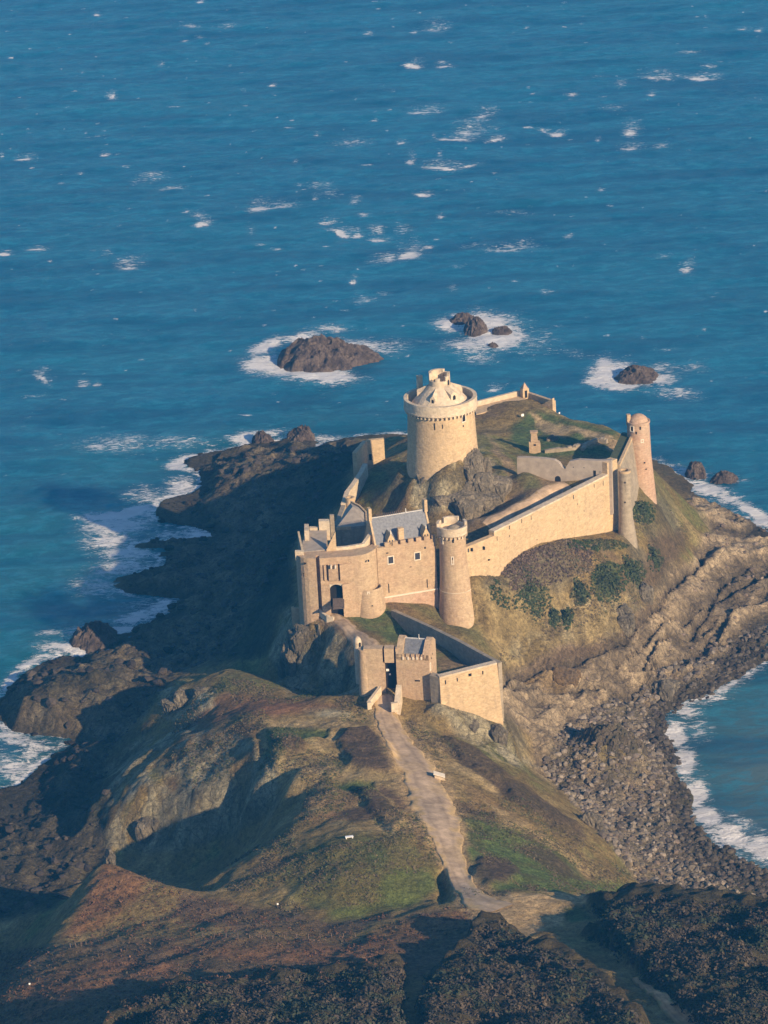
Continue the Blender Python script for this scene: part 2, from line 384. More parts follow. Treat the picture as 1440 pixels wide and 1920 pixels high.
# right slope below the curtain wall
C((960,1090,22),(1000,1060,22.8),(1060,1040,22.6),(1130,1040,21.8),(1180,1050,19.5),(1000,1130,19.2),(1060,1110,19.4),(1120,1100,18.6),(980,1180,17),(1040,1160,16.6),(1100,1140,16.6),(1160,1120,16.2),(1200,1090,16),(1230,1040,17),(900,1140,20.3),(930,1100,22.7),
  (1250,950,17.5),(1230,910,20.5),(1270,930,14),(1290,980,12),(1260,1010,15),(1330,970,4.5),(1310,1000,8),(1290,1040,8),(1210,1010,19.5),(1225,980,19.5))
L((950,1262,13),(1000,1240,12.8),(1060,1220,12.4),(1120,1200,12),(1160,1188,11.8),(1210,1150,11),(1260,1090,10),(1310,1060,8.6),(1360,1015,6.5))
C((1060,1190,14.6),(1120,1175,14.2),(1160,1165,14.2),(1020,1210,14.8),(1200,1130,13.4),(1080,1230,12))
C((1050,1280,9.8),(1120,1270,8.4),(1180,1220,9),(1240,1170,8.4),(1300,1120,7.6),(1360,1070,6),(1420,1020,3.8),(1440,1080,3),(1380,1150,3.6),(1300,1200,4.6),(1240,1240,5.2),(1300,1270,2.0),(1400,1200,1.8),(1200,1290,3.8),(1150,1330,4.2),(1080,1350,6),(1230,1320,1.4),(1440,1150,1.6),(1350,1230,1.5),(1060,1380,5.6),(1220,1380,1.4))
# knoll on the beach and the beach
C((1085,1400,7),(1120,1388,8.5),(1165,1392,8.5),(1200,1410,6),(1060,1440,5),(1120,1430,6),(1180,1450,4),(1120,1480,3.4),(1200,1480,2.6),(1240,1440,1.5),(1240,1500,1.5),(1280,1560,1),(1240,1580,2),(1250,1640,2.8),(1310,1640,1.8),(1380,1680,1.6),(1440,1700,1.5),(1350,1720,2.5),(1230,1530,1.8))
# -- hills nearer the camera
L((200,1608,22.3),(235,1628,22.5),(280,1645,21.8),(340,1660,21.5),(400,1685,21.5),(470,1700,22),(560,1715,23.2),(650,1730,24.6),(720,1722,25.5),(790,1700,26.3),(850,1685,26.8),(890,1690,27.2))
L((200,1612,22.2),(170,1650,20.8),(130,1700,19.5),(105,1760,19),(60,1790,19.5),(0,1840,20))
for p in [(200,1612,23),(160,1660,21),(120,1720,19),(60,1790,19.5),(-20,1850,20)]:
    q = P(*p); CP.append((q[0]-5, q[1]+5, p[2]-7)); CP.append((q[0]-12, q[1]+12, p[2]-14))
for p in [(300,1648,21.8),(380,1678,21.4),(250,1632,22)]:
    q = P(*p); CP.append((q[0]-1, q[1]+8, 15)); CP.append((q[0]-3, q[1]+18, 8))
C((60,1600,3),(0,1600,2.5),(130,1560,3),(60,1530,2.5),(0,1540,1.5),(100,1450,2.5),(160,1400,3),(170,1500,3),(110,1620,4.5),(30,1660,5),(150,1600,4),(60,1640,4.5),(-60,1640,5),(200,1450,3.5))
C((120,1270,7.5),(180,1255,7.5),(60,1290,6),(200,1300,6.5),(100,1320,6),(40,1330,4),(150,1350,3),(230,1330,3.5),(250,1260,4),(300,1300,7),(240,1380,4),(180,1390,2.5),(200,1210,2.5),(270,1200,3.5))
C((230,1660,21.6),(165,1690,20.2),(195,1655,21.5),(255,1670,21.5),(210,1630,22)); C((240,1700,21),(200,1740,20),(300,1700,21.3),(170,1765,19.8),(300,1740,22.5),(380,1740,24.5),(500,1745,26),(620,1760,27.5),(740,1745,28.5),(840,1730,28.6),(130,1775,21),(250,1762,23),(60,1820,22),(20,1880,22.5))
C((250,1800,26),(400,1800,28),(600,1810,31),(760,1810,32),(880,1770,30),(100,1860,26),(300,1880,32),(500,1880,35.5),(700,1880,37),(900,1850,35),(950,1760,31))
L((900,1690,27.3),(930,1705,28),(980,1730,28.8),(1000,1750,29.3)); C((960,1690,28),(1040,1690,27.6),(1060,1710,28),(1000,1680,27.3),(1090,1720,28.5))
L((1060,1690,27),(1120,1690,27),(1180,1690,27.5),(1240,1688,28.5),(1300,1695,29.5),(1380,1705,31),(1440,1715,32),(1520,1735,33))
for p in [(1120,1692,26),(1200,1692,27),(1300,1700,28.5),(1400,1712,30),(1500,1735,32)]:
    q = P(*p); CP.append((q[0]+4, q[1]+8, p[2]-6)); CP.append((q[0]+9, q[1]+17, p[2]-14)); CP.append((q[0]+14, q[1]+26, p[2]-21))
C((1100,1760,31),(1200,1800,34),(1300,1780,35),(1420,1800,37),(1100,1850,36),(1250,1890,39.5),(1400,1900,41),(1000,1900,38.5),(1180,1740,30.5),(1300,1730,32),(1440,1750,34.5))
for x in range(-150, 200, 30):
    CP.append((x, 345, 46)); CP.append((x, 250, 55))
CP += [(-120, 400, 30), (-90, 430, 14), (-75, 390, 27), (-120, 450, 6), (-66, 415, 20), (120, 400, 42), (120, 430, 30), (140, 450, 12)]

CPA = np.array(CP)
# drop near-duplicates, solve a linear radial-basis surface
keep = []
gridk = set()
for i, p in enumerate(CPA):
    k = (round(p[0]/1.2), round(p[1]/1.2))
    if k in gridk: continue
    gridk.add(k); keep.append(i)
CPA = CPA[keep]
def rbf_fit(c):
    d = np.sqrt(((c[:, None, :2]-c[None, :, :2])**2).sum(-1)+0.6)
    n = len(c); A = np.zeros((n+1, n+1)); A[:n, :n] = -d-0.15*np.eye(n)*(-1); A[n, :n] = 1; A[:n, n] = 1
    return np.linalg.solve(A, np.append(c[:, 2], 0))
RW = rbf_fit(CPA)
def rbf(X, Y):
    s = np.full(X.size, RW[-1]); xf = X.ravel(); yf = Y.ravel()
    for a in range(0, X.size, 20000):
        d = np.sqrt((xf[a:a+20000, None]-CPA[None, :, 0])**2+(yf[a:a+20000, None]-CPA[None, :, 1])**2+0.6)
        s[a:a+20000] += -(d@RW[:-1])
    return s.reshape(X.shape)
def axis(a, b, step, lo, hi, grow=1.25):
    c = list(np.arange(a, b, step)); s = step
    while c[-1] < hi: s *= grow; c.append(c[-1]+s)
    s = step
    while c[0] > lo: s *= grow; c.insert(0, c[0]-s)
    return np.array(c)
GX = axis(-72, 84, 0.5, -220, 190); GY = axis(352, 735, 0.5, 120, 760)
CX = axis(-72, 84, 1.0, -240, 210); CY = axis(350, 737, 1.0, 100, 790)
cx_, cy_ = np.meshgrid(CX, CY)
base = rbf(cx_, cy_)
land = inpoly(cx_, cy_, LAND); sdist = segdist(cx_, cy_, LAND[1:-3])
base = np.where(land, np.maximum(base, 0.1+np.minimum(sdist*0.12, 0.9)), np.minimum(base, -0.3-np.minimum(sdist*0.3, 7)))
sd_ = np.where(land, sdist, -sdist)
def bil(Z, x, y):
    ix = np.clip(np.searchsorted(CX, x)-1, 0, len(CX)-2); iy = np.clip(np.searchsorted(CY, y)-1, 0, len(CY)-2)
    fx = np.clip((x-CX[ix])/(CX[ix+1]-CX[ix]), 0, 1); fy = np.clip((y-CY[iy])/(CY[iy+1]-CY[iy]), 0, 1)
    return (Z[iy, ix]*(1-fx)+Z[iy, ix+1]*fx)*(1-fy)+(Z[iy+1, ix]*(1-fx)+Z[iy+1, ix+1]*fx)*fy
for _ in range(3):
    p_ = np.pad(base, 1, mode='edge')
    base = 0.25*p_[1:-1, 1:-1]+0.125*(p_[:-2, 1:-1]+p_[2:, 1:-1]+p_[1:-1, :-2]+p_[1:-1, 2:])+0.0625*(p_[:-2, :-2]+p_[2:, 2:]+p_[:-2, 2:]+p_[2:, :-2])
gy, gx = np.gradient(base, CY, CX)
slope_c = np.sqrt(gx**2+gy**2)
TX, TY = np.meshgrid(GX, GY)
TZ = bil(base, TX, TY); SL = bil(slope_c, TX, TY); SD = bil(sd_, TX, TY)
PX, PY = proj(TX, TY, TZ)                 # where each ground point lies on the plan traced from the photograph
wob = 7*fbm(TX, TY, 6, 4, 5); wob2 = 7*fbm(TX, TY, 6, 4, 55)
PXn, PYn = PX+wob*1.6, PY+wob2*0.8

# masks
SHELF = [(925,1290),(960,1245),(1060,1208),(1160,1176),(1215,1130),(1255,1070),(1300,1040),(1330,985),(1290,940),(1300,915),(1600,900),(1600,1300),(1250,1345),(1260,1470),(1290,1530),(1480,1720),(1230,1690),(1130,1560),(1060,1490),(990,1440),(1000,1380),(950,1340)]
RUBBLE = [(1060,1360),(1140,1310),(1230,1330),(1290,1380),(1300,1500),(1460,1640),(1600,1760),(1230,1700),(1190,1640),(1120,1560),(1060,1490),(1010,1440),(1040,1390)]
WET = [(1225,1260),(1330,1210),(1500,1150),(1500,1260),(1300,1330),(1250,1350),(1300,1500),(1480,1650),(1440,1700),(1330,1640),(1250,1540),(1240,1470),(1200,1400),(1150,1350)]
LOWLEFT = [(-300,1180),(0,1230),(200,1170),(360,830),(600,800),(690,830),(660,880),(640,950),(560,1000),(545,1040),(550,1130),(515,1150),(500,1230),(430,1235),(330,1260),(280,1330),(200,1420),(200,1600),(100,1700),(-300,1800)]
KEEPROCK = [(765,905),(800,870),(860,850),(900,835),(925,870),(945,910),(935,945),(880,965),(800,955),(770,940)]
LEFTCLIFF = [(300,1290),(405,1290),(400,1330),(330,1350),(300,1330)]
GATECRAG = [(530,1140),(590,1150),(670,1210),(680,1300),(540,1300),(510,1230)]
OUTCROP = [(800,1320),(850,1320),(940,1350),(960,1395),(1000,1440),(960,1430),(870,1385),(810,1345)]
CLIFF_R = [(1055,1150),(1090,1105),(1150,1120),(1210,1100),(1225,1120),(1160,1185),(1075,1200),(940,1240),(960,1190),(1030,1180)]
HILLCRAG = [(200,1440),(260,1390),(340,1360),(440,1370),(520,1440),(520,1500),(430,1560),(330,1590),(260,1600),(200,1580)]
mr = lambda poly, soft=6, n=True: polymask(PXn if n else PX, PYn if n else PY, poly, soft)
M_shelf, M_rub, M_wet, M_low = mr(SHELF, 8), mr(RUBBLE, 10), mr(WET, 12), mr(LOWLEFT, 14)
M_keep, M_lc, M_gc, M_out, M_clr, M_hc = mr(KEEPROCK), mr(LEFTCLIFF), mr(GATECRAG, 8), mr(OUTCROP, 8), mr(CLIFF_R, 10), mr(HILLCRAG, 10)
steep = sstep(1.3, 1.9, SL+0.35*fbm(TX, TY, 5, 4, 8))
ROCK = np.clip(M_shelf+M_low*0.9+M_keep+M_lc+M_gc+M_out*0.9+M_clr*0.7+M_hc*0.8+steep*0.25, 0, 1)
# built-over ground stays smooth
FLAT = [[(560,1035),(820,1000),(880,1020),(890,1180),(940,1240),(940,1300),(690,1290),(600,1150)], [(880,1010),(1150,880),(1000,860),(960,900),(900,970)]]
M_flat = np.zeros(TX.shape)
for pl in FLAT: M_flat = np.maximum(M_flat, polymask(PX, PY, pl, 6))
PATH_PX = [(718,1306,26),(723,1340,34),(737,1375,40),(760,1410,48),(785,1445,56),(803,1490,62),(820,1530,66),(834,1565,56),(846,1605,38),(860,1640,32),(880,1672,36),(905,1692,48),(940,1706,50)]
SCRUB = [[(860,1800),(900,1745),(930,1726),(985,1768),(1040,1785),(1110,1830),(1210,1925),(1210,2000),(800,2000),(790,1880),(806,1832)],
         [(1100,1692),(1150,1694),(1200,1678),(1320,1690),(1600,1730),(1600,2000),(1360,2000),(1290,1900),(1200,1820),(1140,1772),(1100,1755),(1140,1738),(1125,1712)],
         [(560,1830),(700,1815),(755,1815),(752,1900),(755,2000),(150,2000),(240,1890),(330,1850),(450,1850)]]
M_scrub = np.zeros(TX.shape)
for pl in SCRUB: M_scrub = np.maximum(M_scrub, polymask(PXn, PYn, pl, 10))
M_far = sstep(380, 330, TY); M_scrub = np.maximum(M_scrub, M_far*0.0)
_w = [tuple(P(*q)[:2]) for q in ((866,1026,33.5),(926,999,33.5),(1139,891,33.9),(1160,884,33.5))]
M_wall = sstep(9, 3, segdist(TX, TY, _w)); M_flat = np.maximum(M_flat, M_wall)
amp = ROCK*(1-M_flat)*(1-0.6*M_shelf)
_a, _b = P(1000, 1262, 12)[:2], P(1380, 1030, 6)[:2]; _d = (_b-_a)/np.linalg.norm(_b-_a)
SU, SV = TX*_d[0]+TY*_d[1], -TX*_d[1]+TY*_d[0]
TZ = TZ + M_shelf*(1-M_rub)*sstep(0, 3, SD)*(2.6*ridged(SU/4.5, SV+0.8*fbm(TX, TY, 6, 3, 96), 5.5, 3, 95)-1.3+0.8*ridged(SU/2.5, SV, 2.0, 3, 97)-0.35)
shore_fade = sstep(-6, 2, SD)
TZ = TZ + amp*shore_fade*(1.7*ridged(TX, TY, 11, 5, 3)-0.9 + 0.7*ridged(TX+TY*0.35, TY*0.6, 3.2, 4, 12)-0.3)
M_path0 = sstep(1.25, 0.8, segdist(PX, PY, [(a, b) for a, b, w in PATH_PX])/26.0)
TZ = TZ + (1-ROCK)*(1-M_path0)*(1-M_flat)*shore_fade*(0.40*fbm(TX, TY, 8, 3, 21)+0.28*fbm(TX, TY, 3, 3, 23)+0.14*fbm(TX, TY, 1.2, 2, 22))
hillm = (1-ROCK)*(1-M_flat)*sstep(532, 515, TY)*sstep(430, 440, TY)
M_path = sstep(1.25, 0.8, segdist(PX, PY, [(a, b) for a, b, w in PATH_PX])/26.0)
TZ = TZ + hillm*(1-M_path)*(0.25*fbm(TX, TY, 13, 3, 141)+0.25*(ridged(TX*0.8+TY*0.5, TY-TX*0.4, 7, 3, 142)-0.4)+0.25*fbm(TX, TY, 4, 2, 143))
CRK = np.zeros(TX.shape)
for ln_, w_ in (([(925,1300),(960,1264),(1010,1248),(1070,1232),(1120,1212),(1170,1190),(1215,1150),(1250,1105),(1285,1068),(1320,1045)], 5), ([(960,1288),(1060,1290),(1120,1280),(1180,1296),(1215,1275),(1230,1240)], 3.5), ([(1205,1260),(1225,1215),(1250,1190)], 3), ([(1290,1180),(1330,1140),(1345,1090),(1400,1050)], 4), ([(1225,1290),(1240,1250),(1300,1215),(1360,1200)], 5), ([(1150,1240),(1200,1215),(1260,1150)], 2.5), ([(1330,1120),(1390,1090),(1440,1060)], 5)):
    CRK = np.maximum(CRK, sstep(w_*1.6, w_*0.4, segdist(PXn, PYn, ln_)))
TZ = TZ - CRK*1.3
for pl_, h_ in (([(628,1388),(650,1372),(690,1368),(728,1395),(748,1452),(700,1448),(660,1432),(640,1412)], 0.9), ([(515,1388),(560,1384),(585,1398),(560,1410),(520,1404)], 0.7), ([(660,1470),(700,1480),(760,1540),(740,1560),(690,1520)], 0.8), ([(900,1615),(950,1615),(975,1650),(920,1665),(885,1650)], 0.7), ([(840,1385),(900,1410),(950,1450),(940,1470),(870,1425)], .9), ([(930,1455),(1010,1500),(1080,1550),(1060,1560),(980,1515)], .9)):
    TZ = TZ + polymask(PXn, PYn, pl_, 5)*h_
for pl_, h_ in (([(560,1370),(610,1368),(612,1382),(560,1386)], 0.6), ([(625,1465),(700,1462),(700,1480),(630,1480)], .6), ([(480,1375),(500,1372),(512,1440),(480,1450)], .7), ([(815,1630),(832,1626),(842,1680),(826,1690)], 1.2)):
    TZ = TZ - polymask(PXn, PYn, pl_, 4)*h_
TZ = TZ + M_rub*0.35*ridged(TX, TY, 1.6, 3, 31)
TZ = TZ + M_low*shore_fade*(2.0*ridged(TX, TY*0.8, 8, 5, 41, 0.6)-0.85)*sstep(22, 6, TZ)
TZ = TZ + M_scrub*(2.1+1.5*fbm(TX, TY, 5.5, 3, 51)+0.8*ridged(TX, TY, 2.6, 2, 52))
TZ = TZ + (1-M_scrub)*sstep(440, 425, TY)*0.9*fbm(TX, TY, 8, 3, 57)*(1-polymask(PX, PY, [(880,1670),(1100,1680),(1060,1720),(985,1765),(900,1710)], 8))
TZ = np.where(SD > 1.2, np.maximum(TZ, 0.3+0.15*vnoise(TX, TY, 3)), TZ)
PATHC = [P(a, b, 22) for a, b, w in PATH_PX]

def ground(x, y):
    x = np.atleast_1d(np.asarray(x, float)); y = np.atleast_1d(np.asarray(y, float))
    ix = np.clip(np.searchsorted(GX, x)-1, 0, len(GX)-2); iy = np.clip(np.searchsorted(GY, y)-1, 0, len(GY)-2)
    fx = np.clip((x-GX[ix])/(GX[ix+1]-GX[ix]), 0, 1); fy = np.clip((y-GY[iy])/(GY[iy+1]-GY[iy]), 0, 1)
    r = (TZ[iy, ix]*(1-fx)+TZ[iy, ix+1]*fx)*(1-fy)+(TZ[iy+1, ix]*(1-fx)+TZ[iy+1, ix+1]*fx)*fy
    return r
def gz(x, y): return float(ground(x, y)[0])
def hit(px, py):                          # where the line of sight meets the ground
    d = ray(px, py); t = np.arange(330, 900, 0.5)/math.cos(PITCH)
    q = CAM[None]+d[None]*t[:, None]
    g = ground(q[:, 0], q[:, 1]); k = np.argmax(q[:, 2] <= g)
    return q[k] if (q[:, 2] <= g).any() else P(px, py, 0)

# the ground outside a wall meets it on the line seen in the photograph
def wallfoot(pts, z, reach=8.0):
    S = []
    for a, b in zip(pts[:-1], pts[1:]):
        n = 24
        for i in range(n+1):
            t = i/n; p = P(a[0]+(b[0]-a[0])*t, a[1]+(b[1]-a[1])*t, z); f = zon(p[0], p[1]-0.3, a[2]+(b[2]-a[2])*t); S.append((p[0], p[1], f))
    S = np.array(S); d0 = S[-1, :2]-S[0, :2]; d0 /= np.linalg.norm(d0); nn = np.array([d0[1], -d0[0]])
    sel_ = (TX > S[:, 0].min()-reach) & (TX < S[:, 0].max()+reach) & (TY > S[:, 1].min()-reach) & (TY < S[:, 1].max()+reach)
    x, y, zz = TX[sel_], TY[sel_], TZ[sel_]
    D = np.sqrt((x[:, None]-S[None, :, 0])**2+(y[:, None]-S[None, :, 1])**2); k = D.argmin(1); d = D.min(1)
    u = (x-S[0, 0])*d0[0]+(y-S[0, 1])*d0[1]; L_ = np.dot(S[-1, :2]-S[0, :2], d0)
    side = (x-S[k, 0])*nn[0]+(y-S[k, 1])*nn[1]; m_ = (side > -0.75)
    w = sstep(reach, 1.2, d)*m_*sstep(-3.5, -0.5, u)*sstep(L_+3.5, L_+0.5, u)
    TZ[sel_] = zz*(1-w)+(S[k, 2]-0.35*np.maximum(side, 0)+0.12*fbm(x, y, 2.5, 2, 171))*w
wallfoot([(880,1019,1078),(925,999,1076),(936,990,1050),(967,974,1028),(996,960,1013),(1064,927,1003),(1111,903,997),(1152,884,990)], 33.5)
wallfoot([(824,1271,1320),(850,1262,1326),(880,1255,1332),(932,1244,1350)], 27.0, 5.0)
# colours of the ground, with shade painted in on the left shore
def lin(r, g, b): return np.array([(c/255.0)**2.2 for c in (r, g, b)])
n1 = fbm(TX, TY, 9, 5, 61); n2 = fbm(TX, TY, 2.5, 4, 62); n3 = fbm(TX, TY, 22, 4, 63); n4 = ridged(TX, TY*0.7, 5, 4, 64)
def blend(c, m, new): return c*(1-m[..., None])+new*m[..., None]
brown = np.array([0.20, 0.148, 0.076]); green = np.array([0.105, 0.125, 0.048]); straw = np.array([0.31, 0.235, 0.135]); purple = np.array([0.125, 0.083, 0.068])
red = np.array([0.20, 0.108, 0.066]); rocky = np.array([0.26, 0.205, 0.16]); grey = np.array([0.20, 0.18, 0.145]); dark = np.array([0.045, 0.040, 0.034]); palerock = np.array([0.33, 0.29, 0.22])
tc = np.ones(TX.shape+(3,))*brown
tc = blend(tc, sstep(0.0, 0.5, n3+0.5*n2)*0.75, green); tc = blend(tc, sstep(0.1, 0.6, -n1+0.4*n2)*0.6, straw); tc = blend(tc, sstep(0.25, 0.6, n1-0.3*n3)*0.5, purple)
def zone(polys, c, soft=6, k=1.0):
    global tc
    for pl in polys:
        tc = blend(tc, polymask(PXn, PYn, pl, soft)*k*np.clip(0.92+0.5*n2, 0, 1), np.array(c))
def ell(cx, cy, rx, ry, rot=0, n=14):
    c, s = math.cos(math.radians(rot)), math.sin(math.radians(rot))
    return [(cx+rx*math.cos(t)*c-ry*math.sin(t)*s, cy+rx*math.cos(t)*s+ry*math.sin(t)*c) for t in [2*math.pi*i/n for i in range(n)]]
GREEN = (0.072, 0.112, 0.048); LUSH = (0.085, 0.125, 0.046)
# foreground
zone([[(-300,1780),(100,1775),(350,1755),(620,1760),(900,1720),(930,1800),(760,1830),(500,1850),(200,1930),(-300,2100)]], (0.117, 0.080, 0.062), 10, 0.8)
zone([[(200,1615),(280,1648),(250,1700),(180,1745),(115,1760),(150,1690)]], red, 8, 0.9)
zone([[(30,1870),(90,1820),(200,1795),(330,1800),(330,1825),(200,1840),(110,1890),(60,1920)]], red*1.1, 7, 0.9)
zone([[(270,1775),(450,1775),(640,1765),(700,1772),(740,1800),(600,1805),(400,1800)]], red*1.15, 7, 0.8)
zone([[(700,1740),(800,1715),(880,1700),(860,1740),(760,1790),(690,1780)]], red*0.9, 7, 0.6)
zone([[(330,1670),(480,1700),(620,1725),(760,1710),(650,1750),(450,1750),(330,1720)]], purple, 9, 0.8)
# round green mound and hollow
zone([[(560,1590),(650,1560),(760,1570),(820,1620),(830,1660),(740,1705),(640,1720),(560,1690),(520,1640)]], (0.121, 0.117, 0.050), 10, 0.8)
zone([ell(760,1660,60,34,-15), ell(700,1700,90,10,-8)], (0.103, 0.127, 0.044), 8, 0.85)
zone([ell(700,1600,22,26)], (0.076, 0.097, 0.041), 6, .7)
# hilltop
zone([[(485,1345),(700,1330),(760,1400),(800,1490),(740,1560),(620,1560),(560,1500),(490,1440)]], straw*0.95, 8, 0.7)
zone([ell(565,1375,48,12,2), ell(520,1385,25,10), ell(580,1430,40,8,-4), ell(660,1472,38,9), ell(500,1420,12,26)], GREEN, 4, 0.9)
zone([[(630,1385),(650,1370),(690,1368),(725,1395),(745,1450),(700,1445),(660,1430),(640,1410)], ell(550,1398,26,8), ell(690,1500,10,40,-55), ell(660,1525,50,10), ell(745,1500,12,40,-50)], purple*0.95, 5, 0.85)
zone([ell(620,1500,60,14,5), ell(600,1530,40,12)], (0.248, 0.152, 0.090), 6, 0.6)
# slope right of the path
zone([[(868,1530),(900,1535),(990,1560),(1060,1600),(1100,1650),(1190,1660),(1195,1680),(1000,1675),(920,1672),(885,1620),(865,1580)]], LUSH, 7, 0.92)
zone([ell(925,1635,40,22,25)], purple, 8, 0.8)
zone([[(1040,1700),(1090,1705),(1105,1722),(1070,1732)]], GREEN, 5, 0.9)
zone([[(790,1350),(840,1385),(900,1430),(870,1440),(830,1405)], [(920,1440),(1000,1490),(1060,1535),(1100,1590),(1040,1560),(960,1500)], [(960,1560),(1010,1580),(1100,1640),(1050,1625)]], (0.103, 0.091, 0.055), 6, 0.8)
zone([[(850,1460),(930,1500),(1050,1590),(1000,1575),(900,1520)]], (0.221, 0.145, 0.083), 7, 0.6)
# ridge left
zone([[(420,1300),(560,1310),(640,1325),(520,1345),(440,1340),(330,1400),(370,1340)]], (0.207, 0.103, 0.072), 8, 0.8)
zone([[(400,1275),(450,1250),(520,1290),(440,1300),(400,1300)]], (0.117, 0.117, 0.058), 8, 0.8)
zone([[(330,1360),(480,1350),(480,1420),(420,1540),(330,1560),(290,1480)]], (0.159, 0.110, 0.069), 12, 0.7)
zone([ell(610,1335,36,9,6)], palerock*0.8, 7, 0.6)
# right slope under the curtain wall
zone([[(935,1070),(980,1035),(1060,1010),(1100,1030),(1110,1070),(1040,1095),(960,1100)]], purple*1.05, 10, 0.85)
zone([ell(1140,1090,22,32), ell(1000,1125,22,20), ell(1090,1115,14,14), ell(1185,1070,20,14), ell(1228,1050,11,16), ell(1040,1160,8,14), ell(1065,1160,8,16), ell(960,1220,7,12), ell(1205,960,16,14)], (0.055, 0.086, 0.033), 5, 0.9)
zone([[(1195,900),(1225,900),(1260,940),(1240,990),(1200,1010),(1190,960)]], (0.138, 0.131, 0.062), 8, 0.6)
zone([ell(1120,1025,70,10,-4)], (0.103, 0.110, 0.050), 6, .6)
# courts
zone([[(880,985),(950,960),(1010,935),(1060,905),(1010,880),(960,870),(935,840),(910,810),(925,850),(950,890),(955,925),(925,955),(880,975)]], (0.262, 0.193, 0.138), 6, 0.9)
zone([[(700,870),(725,880),(745,925),(740,955),(700,960),(672,945),(690,895)]], LUSH, 6, 0.6)
zone([ell(740,940,40,22)], (0.152, 0.103, 0.069), 8, 0.6)
zone([[(960,858),(1000,885),(1025,915),(985,920),(965,890)]], (0.103, 0.117, 0.055), 5, 0.8)
zone([[(960,795),(1000,770),(1160,805),(1150,850),(1000,860),(960,830)]], GREEN, 8, 0.9)
zone([[(990,772),(1003,775),(1015,790),(1060,800),(1078,812),(1055,822),(1030,815),(1005,800)], [(1040,790),(1100,803),(1155,820),(1145,832),(1085,814)]], (0.36,0.27,0.18), 2.5, 1)
zone([ell(1110,832,34,6,-18), ell(1150,835,14,10)], (0.33,0.235,0.165), 3, .9)
zone([[(580,1150),(625,1150),(700,1205),(740,1215),(750,1245),(690,1225)]], (0.262, 0.186, 0.138), 4, 0.95)
zone([[(650,1155),(720,1135),(800,1190),(770,1210),(720,1200)]], GREEN, 5, 0.85)
zone([[(820,1230),(930,1245),(880,1262),(820,1262)]], (0.235, 0.166, 0.110), 5, 0.9)
zone([[(740,1120),(820,1140),(900,1180),(940,1240),(860,1190)]], (0.117, 0.121, 0.058), 8, 0.7)
zone([[(890,1090),(960,1100),(1100,1140),(1170,1120),(1240,1000),(1230,1110),(1160,1180),(1060,1215),(940,1250),(910,1160)]], (0.23,0.19,0.115), 14, 0.4)
HE = (0.085,0.062,0.05); DG = (0.058,0.082,0.036); PL = (0.34,0.255,0.155)
zone([[(628,1388),(650,1372),(690,1368),(728,1395),(748,1452),(700,1448),(660,1432),(640,1412)], [(515,1388),(560,1384),(588,1398),(560,1412),(520,1406)], [(660,1470),(700,1480),(762,1540),(740,1560),(690,1520)], [(900,1615),(950,1612),(975,1645),(920,1665),(885,1645)],
      [(835,1380),(890,1400),(950,1445),(1010,1490),(1085,1545),(1100,1580),(1010,1535),(920,1475),(850,1420)], [(960,1575),(1030,1600),(1100,1650),(1060,1645),(990,1610)], [(860,1500),(930,1530),(920,1545),(865,1520)], [(640,1520),(700,1512),(720,1530),(660,1545)]], HE, 4, 0.85)
zone([[(556,1368),(612,1366),(614,1384),(556,1386)], [(625,1463),(702,1460),(704,1480),(630,1482)], [(500,1375),(535,1378),(520,1430),(500,1440)], [(735,1340),(748,1340),(790,1420),(830,1500),(866,1570),(850,1570),(805,1490),(770,1430)], [(755,1400),(770,1460),(750,1470),(735,1400)], [(560,1425),(640,1420),(650,1438),(560,1440)]], DG, 4, 0.85)
zone([[(500,1352),(560,1348),(690,1352),(640,1368),(520,1366)], [(500,1398),(516,1395),(520,1420),(504,1428)], [(590,1395),(625,1372),(632,1385),(600,1408)], [(520,1440),(600,1412),(650,1445),(700,1452),(620,1455),(560,1450)], [(760,1345),(790,1350),(850,1420),(940,1490),(930,1495),(830,1430)], [(900,1500),(960,1530),(1060,1590),(1050,1596),(940,1545)], [(1010,1560),(1040,1570),(1120,1640),(1105,1645)], [(700,1540),(790,1530),(800,1560),(730,1570)]], PL, 3, 0.75)
zone([ell(625,1338,30,7,6)], (0.42,0.36,0.27), 4, 0.8)
_pp = [(a, b) for a, b, w in PATH_PX]; _d = segdist(PXn*0.6+PX*0.4, PYn*0.6+PY*0.4, _pp)
_w = np.interp(PY, [b for a, b, w in PATH_PX], [w for a, b, w in PATH_PX])*0.68
tc = blend(tc, sstep(1.35, 0.85, _d/_w+0.25*n2)*(PY > 1300)*0.95, np.array([0.37, 0.265, 0.165]))
zone([[(8,1925),(10,1880),(36,1828),(98,1781),(180,1762),(300,1754),(450,1753),(600,1758),(600,1764),(450,1760),(300,1761),(180,1769),(102,1788),(44,1833),(18,1882),(18,1925)]], (0.17,0.12,0.08), 2, 0.8)
# rock, rubble, wet stones and painted shade on the left shore
zone([[(895,1690),(925,1680),(1040,1678),(1180,1688),(1100,1698),(1060,1705),(1050,1735),(985,1760),(930,1728)]], (0.40,0.29,0.185), 4, 1.0)
rc = rocky*(1+0.35*n2[..., None]+0.25*n1[..., None])
rcg = grey*(1+0.4*n2[..., None])
tc = tc*(1-(steep*0.75)[..., None])+rcg*0.62*(steep*0.75)[..., None]
bed = ridged(SU/4.5, SV+0.8*fbm(TX, TY, 6, 3, 96), 5.5, 3, 95)+0.3*ridged(SU/2.5, SV, 2.0, 3, 97)-0.1
rc = rc*(0.55+0.6*sstep(0.15, 0.6, bed))[..., None]
tc = tc*(1-(M_shelf)[..., None])+rc*(M_shelf)[..., None]
zone([[(1220,1010),(1290,985),(1300,1010),(1270,1040),(1200,1140),(1180,1130)], [(1030,1215),(1160,1180),(1240,1110),(1280,1070),(1200,1170),(1060,1235),(960,1262)]], (0.10,0.068,0.05), 8, 0.75)
